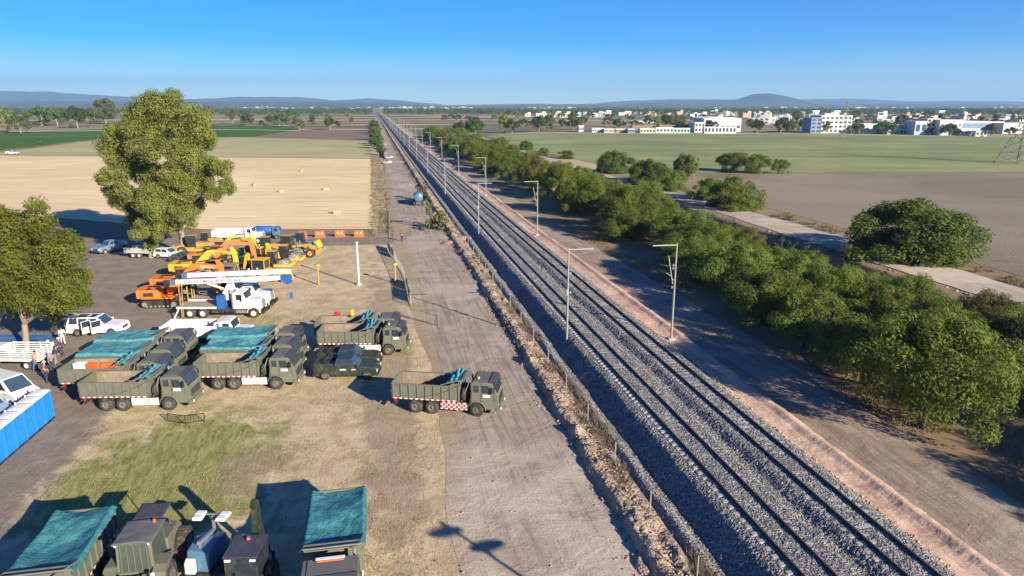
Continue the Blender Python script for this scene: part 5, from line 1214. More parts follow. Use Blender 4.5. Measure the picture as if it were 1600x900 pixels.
def lumber():
    mb = MB(); e = empty('pipe_stack', 'stack of rusty bars on the ground behind the crane boom', 'stack of bars')
    for i in range(22): y = rnd.uniform(-1, 1); mb.bar((-2.2 + rnd.uniform(-.3, .3), y, .15 + rnd.uniform(0, .6)), (2.0 + rnd.uniform(-.3, .3), y + rnd.uniform(-.3, .3), .12 + rnd.uniform(0, .35)), .14, .1)
    mb.build('bars', M['rust'], e); at_px(e, 382, 441, R(-22))
    mb = MB(); mb.box(-1.3, 1.3, -1, 1, 2.0, 2.12).box(-1.3, 1.3, -1, 1, 1.2, 1.35)
    for x in (-1.2, 1.1):
        for y in (-.9, .8): mb.box(x, x + .1, y, y + .1, 0, 2.0)
    o = mb.build('steel_rack', M['rust']); tag(o, 'brown two-level steel rack between the excavator buckets and the bar stack', 'rack'); at_px(o, 357, 437, R(4))
lumber()

# ---------------------------------------------------------------- bonneted white trucks
def bonnet_truck(e, xr=(-3.4, -2.05), xf=3.35, rimk='rimw', blue_back=True):
    m = MB(); m.box(-4.6, 3.9, -.45, -.32, .72, 1.0).box(-4.6, 3.9, .32, .45, .72, 1.0)
    for x in (-4.4, -2.7, -1, .5, 2): m.box(x - .08, x + .08, -.4, .4, .75, .98)
    m.cyl((.3, -.85, .75), (1.5, -.85, .75), .28, n=14).box(-1.3, .2, -.9, -.5, .5, 1.0); m.build('chassis', M['black'], e)
    for x in xr:
        for s in (-1, 1): WH.put((.52, .28, rimk, True), e, (x, s * .92, .52))
    for s in (-1, 1): WH.put((.52, .30, rimk, False), e, (xf, s * 1.02, .52), 0)
    m = MB(); m.prism([(1.15, .95), (1.15, 2.65), (1.35, 2.82), (2.25, 2.78), (2.55, 2.05), (2.6, .95)], -.98, .98); c = m.build('cab', M['white'], e, bevel=.06)
    g = MB(); g.prism([(2.30, 2.70), (2.32, 2.71), (2.585, 2.06), (2.56, 2.05)], -.85, .85)
    for s in (-1, 1): g.prism([(1.55, 1.95), (1.55, 2.55), (2.12, 2.55), (2.38, 1.95)], s * .985 - .01, s * .985 + .01)
    g.build('window', M['glass'], c)
    m = MB(); q = m.frustum(2.55, 4.15, .98, .95, 2.50, 4.02, .74, 1.95); h = m.build('bonnet', M['white'], e, bevel=.09)
    g = MB(); g.prism([(4.16, 1.0), (4.20, 1.0), (4.07, 1.85), (4.03, 1.85)], -.5, .5); g.build('grille', M['steel'], h)
    f = MB()
    for s in (-1, 1):
        pts = [(xf + .70 * math.cos(R(a)), .52 + .68 * math.sin(R(a))) for a in range(5, 176, 17)]
        f = MB()
        for a, b in zip(pts, pts[1:]): f.bar((a[0], s * .98, a[1]), (b[0], s * .98, b[1]), .42, .05)
        f.build('fender', M['white'], e)
    m = MB(); m.box(4.15, 4.4, -1.1, 1.1, .45, .8); m.build('bumper', M['black'], e)
    m = MB()
    for s in (-1, 1): m.box(1.3, 2.5, s * .98 - .1, s * .98 + .1, .55, .85)
    m.build('running_board', M['steel'], e)
    m = MB(); m.cyl((1.05, -.8, 1.0), (1.05, -.8, 3.1), .07); m.build('exhaust', M['steel'], e)
    for s in (-1, 1): q = MB(); q.bar((2.2, s * 1.0, 2.3), (2.35, s * 1.25, 2.3), .03).box(2.3, 2.38, s * 1.27 - .1, s * 1.27 + .1, 1.9, 2.4); q.build('mirror', M['white'], c)
def crane_truck(label, full=True):
    e = empty('crane_truck', label, 'crane truck', group='white boom crane trucks'); bonnet_truck(e)
    m = MB(); m.mat(M['white']).box(-4.75, -.55, -1.2, -1.14, 1.05, 1.25).box(-4.75, -.55, 1.14, 1.2, 1.05, 1.25).box(-4.8, -4.75, -1.2, 1.2, 1.05, 1.25).mat(M['wood'])
    for k in range(12): m.box(-4.75, -.55, -1.14 + k * .19, -1.14 + k * .19 + .18, 1.12, 1.24 + .01 * (k % 2))
    m.build('flatbed', None, e)
    m = MB(); m.box(-.5, .3, -1.05, -.45, .95, 2.4).box(-.5, .3, .45, 1.05, .95, 2.4).box(-.4, .2, -.45, .45, .95, 1.9); m.build('crane_pedestal', M['blue'], e)
    m = MB(); m.cyl((.3, 0, 1.8), (.3, 0, 2.6), .42, n=16); m.prism([(-.1, 2.5), (.5, 3.55), (1.0, 3.55), (1.1, 2.9), (.7, 2.4)], -.35, .35); m.build('turret', M['whitem'], e)
    m = MB(); m.bar((-5.1, 0, 3.72), (5.3, 0, 4.12), .42, .50); bo = m.build('boom', M['white'], e)
    m = MB(); m.bar((2.2, 0, 4.02), (5.9, 0, 4.16), .38, .48).bar((3.0, 0, 4.07), (6.4, 0, 4.18), .30, .40); m.build('boom_extension', M['whitem'], bo)
    m = MB(); m.prism([(6.3, 3.85), (6.3, 4.45), (7.3, 4.5), (7.35, 3.7), (6.9, 3.45)], -.27, .27); m.cyl((7.1, -.3, 3.75), (7.1, .3, 3.75), .22, n=14); m.build('boom_head', M['blue'], bo)
    m = MB(); m.prism([(-5.6, 3.45), (-5.6, 4.0), (-5.0, 4.05), (-5.0, 3.42)], -.3, .3); m.build('boom_heel', M['sblue'], bo)
    m = MB(); m.mat(M['whitem']).cyl((-1.7, -.0, 3.5), (.4, 0, 2.8), .13).mat(M['steel']).cyl((-2.6, 0, 3.7), (-1.7, 0, 3.5), .08); m.build('lift_ram', None, e)
    m = MB(); m.mat(M['steel']).cyl((7.15, 0, 3.6), (7.15, 0, 2.5), .02).mat(M['blue']).box(7.02, 7.28, -.12, .12, 1.9, 2.5).mat(M['steel']).cyl((7.15, 0, 1.9), (7.15, 0, 1.7), .05); m.build('hook_block', None, e)
    m = MB(); m.bar((-4.4, -.9, 0.05), (-4.4, -.9, 3.6), .09).bar((-4.4, .9, 0.05), (-4.4, .9, 3.6), .09).bar((-4.15, -1.1, .05), (-4.4, -.2, 3.6), .07).bar((-4.4, -.9, 3.6), (-4.4, .9, 3.6), .09); m.build('boom_rest', M['ochre'], e)
    m = MB()
    for s in (-1, 1): m.bar((-4.6, s * 1.1, 1.0), (-5.0, s * 1.5, .1), .12).box(-5.15, -4.85, s * 1.5 - .15, s * 1.5 + .15, 0, .08)
    m.build('outrigger', M['whitem'], e)
    return e
ct = crane_truck('white bonneted crane truck in front, long lettered white boom with blue tip'); put_wheel(ct, 397, 497, 3.35, -1.15, R(.5))
text_part('GRUAS Y MANIOBRAS DEL BAJIO', .42, paint('blue_lettering', (.05, .12, .38), .5), ct, (-3.9, -.218, 3.63), (R(90), -R(2.2), 0))
ct2 = copy_tree([c for c in [ct]][0], label='second white crane truck, mostly hidden behind the lettered boom')
for ch in list(ct2.children):
    if ch.name.startswith(('lettering', 'hook_block')): bpy.data.objects.remove(ch)
for ch in list(ct2.children_recursive):
    if ch.name.startswith('boom_head'): bpy.data.objects.remove(ch)
put_wheel(ct2, 411, 484, 3.35, -1.15, R(1)); ct2.location.z = 0; 
for ch in ct2.children:
    if ch.name.startswith('boom_rest'): pass
def white_tipper(label, cab=True, bed=M['white'], L=(-4.5, .8)):
    e = empty('tipper_truck', label, 'tipper truck', group='white tipper trucks'); bonnet_truck(e)
    m = MB(); y = 1.22; a, b = L
    for s in (-1, 1): m.prism([(a, 1.15), (b, 1.15), (b, 2.35), (a, 2.3)], s * (y - .03) - .03, s * (y - .03) + .03); m.box(a, b, s * (y + .02) - .06, s * (y + .02) + .06, 2.27, 2.39)
    for s in (-1, 1):
        for k in range(7): m.box(a + .1 + k * .82, a + .2 + k * .82, s * (y + .03) - .03, s * (y + .03) + .03, 1.2, 2.3)
    m.box(b, b + .07, -y, y, 1.15, 2.7).box(a - .06, a, -y, y, 1.15, 2.3).box(b + .07, b + .9, -y * .95, y * .95, 2.62, 2.7).mat(bed)
    m.build('tipper_body', None if m.ms else M['white'], e) if False else None
    m.ms = []; m.build('tipper_body', bed, e)
    f = MB(); f.box(a, b, -y + .07, y - .07, 1.2, 1.26); f.build('tipper_floor', M['whitem'], e)
    return e
wt = white_tipper('white tipper truck parked between the crane trucks and the teal tarps'); put_wheel(wt, 382, 545, 3.35, -1.15, R(1.5)); wt.scale = (.94,) * 3
wt2 = copy_tree(wt, label='white tipper truck at the back of the machine line, by the stubble'); put_wheel(wt2, 405, 381, 3.35, -1.15, R(2))
m = MB(); m.lathe([(-1.2, 0), (-1.2, .8), (-1.1, .9), (1.1, .9), (1.2, .8), (1.2, 0)], 20); e = empty('water_tanker', 'dark blue tanker truck beside the cab of the far white tipper', 'tanker')
m.v = [(p[1] * 1.5, p[0], p[2] + 1.9) for p in m.v]; m.build('tank', M['blue'], e); truck_chassis(e, 2.8, -1.4, 'rim')
c = MB(); c.prism([(2.0, .9), (2.0, 2.6), (3.2, 2.6), (3.6, 1.7), (3.6, .9)], -1.1, 1.1); c = c.build('cab', M['sblue'], e, bevel=.05); g = MB(); g.prism([(3.25, 2.5), (3.28, 2.52), (3.60, 1.8), (3.57, 1.78)], -1, 1)
for s in (-1, 1): g.prism([(2.3, 1.8), (2.3, 2.4), (3.0, 2.4), (3.2, 1.8)], s * 1.105 - .01, s * 1.105 + .01)
g.build('window', M['glass'], c); at_px(e, 404, 378, R(5)); e.location.y += 3; e.scale = (.78,) * 3

# ---------------------------------------------------------------- bottom edge machines, facing the camera
def army_loader():
    e = empty('army_loader', 'big olive army wheel loader seen from above at the bottom edge, grey canvas roof', 'wheel loader')
    big = WH
    for x in (-2.3, .55):
        for s in (-1, 1): WH.put((.86, .55, 'rim', False), e, (x, s * 1.12, .86))
    m = MB(); m.prism([(-3.0, .9), (-3.0, 1.7), (-2.7, 2.0), (-.9, 2.1), (-.9, .8)], -.85, .85); m.build('engine_hood', M['olive'], e, bevel=.06)
    for s in (-1, 1):
        f = MB(); f.prism([(1.5, 1.3), (1.4, 1.8), (1.0, 1.98), (.1, 1.98), (-.35, 1.7), (-.35, 1.6), (.1, 1.86), (1.0, 1.86), (1.3, 1.7)], s * 1.13 - .3, s * 1.13 + .3); f.build('fender', M['olive'], e)
    z0, z1 = 1.45, 3.35; c = MB(); q = c.frustum(-.7, 1.05, .85, z0, -.75, .98, .78, z1 - .12)
    cb = c.build('cab', M['olive2'], e); g = MB(); Q = [Vector(v) for v in q]
    for s in ((Q[0], Q[1], Q[5], Q[4]), (Q[1], Q[2], Q[6], Q[5]), (Q[2], Q[3], Q[7], Q[6]), (Q[3], Q[0], Q[4], Q[7])): g.panel(s, .07, .93, .10, .94)
    g.build('window', glassy('dusty_green_glass', (.06, .075, .06), .3), cb)
    gr = MB()
    for k in range(5): y = -.62 + k * .31; gr.bar((1.085, y, z0 + .25), (1.02, y * .94, z1 - .2), .03)
    gr.box(.98, 1.12, -.85, .85, z0 + .15, z0 + .25); gr.build('window_bars', M['olive2'], cb)
    X, Y = np.meshgrid(np.linspace(-.85, 1.15, 20), np.linspace(-.92, .92, 20)); Z = z1 - .05 + .07 * (fbm(X * 3, Y * 3, 3, 5) - .4) + .05 * (1 - (Y / .9) ** 2)
    o = gridmesh('canvas_roof', X, Y, Z, M['canvas'], cb, True); md = o.modifiers.new('t', 'SOLIDIFY'); md.thickness = .1
    m = MB(); m.cyl((-.5, .5, z1), (-.5, .5, z1 + .15), .07); m.build('beacon', M['ored'], cb)
    for s in (-1, 1): m = MB(); m.ball((1.1, s * .75, z1 - .15), .08, 8, 6); m.build('work_lamp', M['whitem'], cb)
    m = MB(); m.box(.9, 2.6, -.5, .5, .8, 1.35); m.build('front_frame', M['olive'], e)
    m = MB()
    for s in (-1, 1): m.bar((1.5, s * .55, 1.7), (3.0, s * .55, 1.3), .18, .34)
    m.build('lift_arm', M['olive'], e)
    m = MB()
    for k in range(9): y = -.8 + k * .2; m.tube([(1.3, y, 1.5 + .1 * (k % 2)), (1.9, y + .1, 1.85), (2.6, y + .05, 1.6), (3.1, y, 1.35)], .085, 7)
    m.build('hose_cover', M['canvas'], e)
    for s in (-1, 1): m = MB(); m.ball((1.9, s * 1.05, 2.05), .12, 10, 6); m.bar((1.9, s * 1.05, 1.5), (1.9, s * 1.05, 2.0), .05); m.build('headlight', M['whitem'], e)
    m = MB(); m.prism([(3.4, 1.0), (3.5, .25), (3.8, .1), (4.5, .1), (3.8, .3), (3.6, 1.3)], -1.5, 1.5); m.build('bucket', M['olive'], e)
    # a second cover at the back (blue shade cloth on hoops)
    m = MB(); m.mat(M['olive'])
    for y in (-.7, .5): m.bar((-2.4, y, 2.0), (-2.35, y, 3.25), .05).bar((-1.2, y, 2.0), (-1.2, y, 3.25), .05)
    m.build('roof_frame', None, e)
    X, Y = np.meshgrid(np.linspace(-2.45, -1.0, 14), np.linspace(-.75, .7, 14)); o = gridmesh('shade_cloth', X, Y, 3.28 + .06 * (fbm(X * 3, Y * 3, 3, 15) - .4), M['canvasdk'], e, True); md = o.modifiers.new('t', 'SOLIDIFY'); md.thickness = .04
    return e
al = army_loader(); al.location = (-17.15, 28.0, 0); al.rotation_euler = (0, 0, R(-82)); al.scale = (.94,) * 3
def light_tower():
    e = empty('light_tower', 'towable steel blue and white light tower with four floodlights, between loader and backhoe', 'light tower')
    m = MB(); m.mat(M['sblue']).prism([(-1.15, .55), (-1.1, 1.35), (-.3, 1.62), (.55, 1.45), (.7, .55)], -.5, .5); b = m.build('body', None, e, bevel=.08)
    m = MB(); m.prism([(.72, .6), (.70, 1.25), (.90, 1.1), (.92, .6)], -.46, -.02); m.build('front_cover', M['white'], e, bevel=.04)
    m = MB(); m.bar((.9, 0, .5), (2.2, 0, .5), .1).box(-1.2, .8, -.55, .55, .42, .55); m.build('drawbar', M['black'], e)
    for s in (-1, 1): WH.put((.34, .2, 'rim', False), e, (-.2, s * .68, .34))
    m = MB(); m.bar((-1.0, 0, 1.5), (.4, 0, 1.75), .14).bar((.3, 0, .6), (.3, 0, 1.8), .08).bar((-1.0, 0, 1.3), (-1.0, 0, 2.2), .10); m.bar((-1.1, -.75, 2.2), (-1.1, .75, 2.2), .06); m.build('mast', M['steel'], e)
    for y, x in ((-.55, -1.05), (.55, -1.05), (-.52, -.72), (.52, -.72)):
        m = MB(); m.mat(M['whitem']).box(x - .14, x + .14, y - .2, y + .2, 2.18, 2.30).mat(M['glassb'] if False else M['white']).box(x - .11, x + .11, y - .17, y + .17, 2.30, 2.32).mat(M['black']).bar((x, y - .23, 2.24), (x, y + .23, 2.24), .03); m.build('floodlight', None, e)
    return e
lt = light_tower(); p = G(320, 862, 1.2); lt.location = (p.x, p.y, 0); lt.rotation_euler = (0, 0, R(-93)); lt.scale = (1.12,) * 3
bh = backhoe('dark canvas-roofed backhoe at the bottom edge with its boom raised behind the cab', M['olivedk'], M['canvasdk'], tall=True, rimk='rim'); bh.location = (-12.1, 27.0, 0); bh.rotation_euler = (0, 0, R(-88)); bh.scale = (.92,) * 3
m = MB(); m.cyl((-.9, 0, 2.95), (-.9, 0, 3.05), .09); m.build('beacon', M['ored'], bh)
for s in (-1, 1): m = MB(); m.box(.38, .46, s * .6 - .14, s * .6 + .14, 2.62, 2.74); m.build('work_lamp', M['whitem'], bh)

# ================================================================== SITE FURNITURE
def toilets():
    a = G(32, 700); b = G(87, 652); d = (b - a).normalized(); ang = math.atan2(d.y, d.x); first = None; step = 1.24
    names = ['rightmost of the row of blue portable toilets, next to the parking ground', 'second from the right in the row of blue portable toilets', 'third from the right in the row of blue portable toilets', 'fourth from the right in the row of blue portable toilets', 'fifth from the right in the row of blue portable toilets, near the left edge', 'leftmost blue portable toilet, cut by the left edge']
    for i in range(6):
        if first is None:
            e = empty('portable_toilet', names[0], 'portable toilet', group='blue portable toilets in a row'); m = MB(); m.box(-.56, .56, -.56, .56, .12, 2.12)
            for s in (-1, 1):
                for k in range(4): m.box(-.45 + k * .26, -.33 + k * .26, s * .57 - .015, s * .57 + .015, .3, 1.95)
                m.box(-.56, -.5, s * .575 - .02, s * .575 + .02, .12, 2.12).box(.5, .56, s * .575 - .02, s * .575 + .02, .12, 2.12)
            m.build('cabin', M['tblue'], e, bevel=.03)
            X, Y = np.meshgrid(np.linspace(-.60, .60, 13), np.linspace(-.62, .62, 13)); Z = 2.12 + .20 * np.sqrt(np.clip(1 - (Y / .64) ** 2, 0, 1)) * (1 - .25 * (X / .6) ** 4) + .02 * np.cos(X * 22)
            o = gridmesh('roof', X, Y, Z, M['white'], e, True); md = o.modifiers.new('t', 'SOLIDIFY'); md.thickness = .06
            m = MB(); m.cyl((.35, .35, 2.2), (.35, .35, 2.45), .05); m.build('vent_pipe', M['whitem'], e)
            m = MB(); m.box(-.40, .40, .575, .60, .2, 2.0); dr = m.build('door', M['whitem'], e); m = MB(); m.box(.25, .33, .60, .63, 1.0, 1.15); m.build('handle', M['black'], dr)
            m = MB(); m.box(-.58, .58, -.6, -.5, 0, .12).box(-.58, .58, .5, .6, 0, .12); m.build('skid', M['black'], e); first = e
        else: e = copy_tree(first, label=names[i])
        q = b - d * (.60 + i * step); nrm = Vector((-d.y, d.x, 0)) * .60
        e.location = (q.x + nrm.x, q.y + nrm.y, 0); e.rotation_euler = (0, 0, ang + rnd.uniform(-.02, .02))
toilets()
def masts():
    gl = 'railway masts on the left side of the tracks'; gr = 'railway masts on the right side of the tracks'
    def mast(side):
        e = empty('overhead_line_mast', 'x', 'railway mast'); m = MB(); m.tube([(0, 0, -.2), (0, 0, 9.3)], [.115, .075], 10); m.build('pole', M['galv'], e)
        m = MB(); m.box(-.3, .3, -.3, .3, -.4, .22); m.build('footing', M['concrete'], e)
        m = MB(); s = 1 if side == 'L' else -1; m.bar((0, 0, 9.2), (s * 2.35, 0, 9.2), .09, .10); m.build('arm', M['galv'], e)
        m = MB()
        for z in (5.2, 5.9, 7.0, 7.3): m.bar((-.05, 0, z), (s * .32, 0, z), .05); m.cyl((s * .25, 0, z - .12), (s * .25, 0, z + .12), .06, n=8)
        if side == 'R': m.bar((s * .2, 0, 5.5), (s * .75, 0, 8.2), .06).bar((s * .3, 0, 6.2), (s * .9, 0, 6.6), .04)
        else: m.box(-.16, -.02, -.12, .12, 5.0, 5.5)
        m.build('insulator', M['steel'], e); return e
    pl = mast('L'); pr = mast('R')
    for k in range(13):
        s = 60 + 56 * k; lab = 'railway mast on the left of the tracks, %s counted from the camera' % ORD[k]; lab2 = 'railway mast on the right of the tracks, %s counted from the camera' % ORD[k]
        a = pl if k == 0 else copy_tree(pl); a['label'] = lab; a['group'] = gl; q = ST(16.9, s - .7, .2); a.location = q; a.rotation_euler = (0, 0, RZ)
        a = pr if k == 0 else copy_tree(pr); a['label'] = lab2; a['group'] = gr; q = ST(26.9, s - 1.7, .45); a.location = q; a.rotation_euler = (0, 0, RZ)
    for pr_, t, g, sd in ((pl, 16.9, gl, 'left'), (pr, 27.2, gr, 'right')):
        a = copy_tree(pr_); a['label'] = 'railway mast on the %s of the tracks just behind the camera frame' % sd; a['group'] = g; a.location = ST(t, 4, .35); a.rotation_euler = (0, 0, RZ)
masts()
def fences():
    # wire mesh fence along the track
    e = empty('wire_fence', 'thin wire mesh fence with slim concrete posts along the left foot of the ballast', 'fence', ST(14.05, 0), RZ)
    p0 = MB(); p0.box(-.03, .03, -.03, .03, 0, 1.35); p0 = p0.build('post', M['galv'], e); p0.location = (0, 26, .2)
    for k in range(1, 15): c = p0.copy(); COL.objects.link(c); c.location = (0, 26 + 5.8 * k, .2)
    t = NT('wire_mesh'); co = t.co(); sp = t.n('ShaderNodeSeparateXYZ', {0: co}); a = t.mt('LESS_THAN', t.mt('FRACT', t.mt('MULTIPLY', t.mt('ADD', sp.outputs[1], sp.outputs[2]), 12)), .06); b = t.mt('LESS_THAN', t.mt('FRACT', t.mt('MULTIPLY', t.mt('SUBTRACT', sp.outputs[1], sp.outputs[2]), 12)), .06)
    t.base((.20, .20, .21), .5); t.l(t.mt('MAXIMUM', a, b), t.b.inputs['Alpha'])
    m = MB(); m.add([(0, 20, .3), (0, 107.2, .3), (0, 107.2, 1.52), (0, 20, 1.52)], [(0, 1, 2, 3)]); m.build('mesh', t.m, e)
    # portable panels and banner line on the left of the road
    def panel_line(pts, label, banners=(), h=1.25, name='site_fence', dark=False):
        e = empty(name, label, 'fence'); fb = MB()
        for i, (a, b) in enumerate(zip(pts, pts[1:])):
            L = (b - a).length; d = (b - a).normalized()
            fb.mat(M['black'] if dark else M['galv']).bar((a.x, a.y, .08), (a.x, a.y, h), .05).bar((a.x, a.y, h), (b.x, b.y, h), .04).bar((a.x, a.y, .15), (b.x, b.y, .15), .04)
            n = int(L / .16)
            for k in range(1, n): q = a + d * L * k / n; fb.bar((q.x, q.y, .15), (q.x, q.y, h), .015)
        fb.bar((pts[-1].x, pts[-1].y, 0), (pts[-1].x, pts[-1].y, h), .05); fb.build('rails', None, e)
        for i in banners:
            a, b = pts[i], pts[i + 1]; n = Vector((-(b - a).y, (b - a).x, 0)).normalized() * .05; X, Z = np.meshgrid(np.linspace(.04, .96, 14), np.linspace(.2, h - .02, 6))
            bx = a.x + (b.x - a.x) * X + n.x * (1 + 1.2 * np.sin(X * 9)); by = a.y + (b.y - a.y) * X + n.y * (1 + 1.2 * np.sin(X * 9)); o = gridmesh('banner', bx, by, Z, M['white'], e, True); o.modifiers.new('t', 'SOLIDIFY').thickness = .012
        return e
    V = [G(*q) for q in [(606, 388), (610, 397), (616, 404), (622, 417), (629, 428), (634, 441), (637, 455), (641, 474), (643, 480)]]
    panel_line(V, 'line of portable fence panels with white banners along the lot edge', (0, 1, 5, 6), 1.3)
    V = [G(*q) for q in [(641, 499), (664, 504), (686, 511)]]; panel_line(V, 'two grey crowd barriers standing across the dirt road edge', (), 1.15, 'crowd_barrier')
    V = [G(*q) for q in [(608, 330), (608, 352), (609, 372)]]; panel_line(V, 'thin wire gate posts at the corner of the stubble field', (), 1.3, 'wire_gate')
    V = [G(*q) for q in [(263, 660), (290, 664), (320, 660)]]; panel_line(V, 'dark metal rack standing on the green grass patch', (), .7, 'metal_rack', dark=True)
    e = panel_line([G(*q) for q in [(602, 248), (598, 232), (604, 226)]], 'white banner fence beside the white cars on the far road', (0, 1), 1.6)
fences()
def posts():
    m = MB(); e = empty('white_post', 'tall white post standing in the middle of the dry lot', 'post'); m.tube([(0, 0, -.1), (0, 0, 5.4)], [.14, .12], 12); m.build('pole', M['white'], e); m = MB(); m.cyl((0, 0, 5.4), (0, 0, 5.55), .2, n=12); m.build('cap', M['whitem'], e); m = MB(); m.cyl((0, 0, -.1), (0, 0, .2), .35, n=12); m.build('base', M['concrete'], e); at_px(e, 561, 445)
    for px, py, lb in ((498, 445, 'yellow post with a cone top between machines and white post'), (618, 443, 'yellow post with a cone top beside the fence panels')):
        e = empty('yellow_post', lb, 'post', group='yellow vent posts'); m = MB(); m.cyl((0, 0, -.1), (0, 0, 2.35), .11, n=10); m.build('pole', M['ochre'], e); m = MB(); m.lathe([(2.3, .10), (2.5, .34), (2.62, .34), (2.64, 0)], 14, axis='z'); m.build('cap', M['yellow'], e); at_px(e, px, py)
    lab = ['leftmost', 'second from left', 'third from left', 'rightmost']; first = None
    for i, (px, py) in enumerate([(472, 372), (500, 371), (531, 370), (561, 370)]):
        if first is None:
            e = empty('road_barrier', 'x', 'barrier', group='orange barriers along the field track'); b = barrier_mb(); b.build('body', M['ored'], e, bevel=.03)
            m = MB()
            for s in (-1, 1):
                for x in (-.3, .12): m.prism([(x, .62), (x + .22, .82), (x + .30, .82), (x + .12, .62), (x + .30, .42), (x + .22, .42)], s * .168 - .006, s * .168 + .006)
            m.build('arrow_marking', M['white'], e); first = e
        else: e = copy_tree(first)
        e['label'] = lab[i] + ' orange plastic barrier with white arrows by the field track'; at_px(e, px, py, R(rnd.uniform(-6, 6))); e.scale = (1.5, 1.3, 1.15)
    for i, (px, py) in enumerate([(527, 334), (509, 297), (439, 300), (371, 292), (397, 290), (470, 268)]):
        m = MB(); m.box(-.75, .75, -.4, .4, 0, .6 if i else .9); o = m.build('straw_bale', paint('straw', (.46, .34, .19), .95, dirt=.4, bump=.5), None, bevel=.08); at_px(o, px, py, R(i * 31)); tag(o, 'straw bale on the stubble field, ' + ['nearest, above the orange barriers', 'next, right of centre', 'left of centre', 'closest to the big tree', 'second closest to the big tree', 'farthest'][i], 'straw bale', 'straw bales on the stubble')
    # blue tarp strip on the ground
    a = G(0, 529); b = G(86, 531); X, Y = np.meshgrid(np.linspace(a.x - 6, b.x, 50), np.linspace(a.y - 1.0, a.y + 1.0, 12)); Z = .05 + .10 * (fbm(X * 1.2, Y * 1.5, 4, 61) - .2)
    o = gridmesh('blue_tarpaulin', X, Y, Z, M['tarpblue'], None, True); tag(o, 'long strip of blue tarpaulin on the ground behind the forked tree', 'tarpaulin')
    m = MB(); m.box(-.4, .4, -.3, .3, 0, .5); m.box(-.35, .35, -.25, .25, .5, .55); o = m.build('crate', M['black']); tag(o, 'small dark crate at the foot of the forked tree', 'crate'); at_px(o, 52, 541, .2)
posts()
def floodlight_mast(x, y, h, rz, label, n=2):
    e = empty('floodlight_mast', label, 'floodlight mast', (x, y, 0), rz); m = MB(); m.tube([(0, 0, 0), (0, 0, h)], [.12, .08], 10); m.build('pole', M['galv'], e)
    for z, s in ((h, -1), (h - 1.55, 1)):
        m = MB(); m.bar((0, 0, z), (0, s * .9, z), .07); m.build('arm', M['galv'], e)
        m = MB(); m.ball((0, s * 1.0, z), (.95, .32, .16), 12, 8); m.build('lamp_head', M['steel'], e)
    return e
q = G(688, 815); k = 9.0 / math.tan(SUN_EL); floodlight_mast(q.x + SUN_DIR.x * k, q.y + SUN_DIR.y * k, 9.0, R(20), 'twin headed floodlight mast beside the tracks behind the camera')

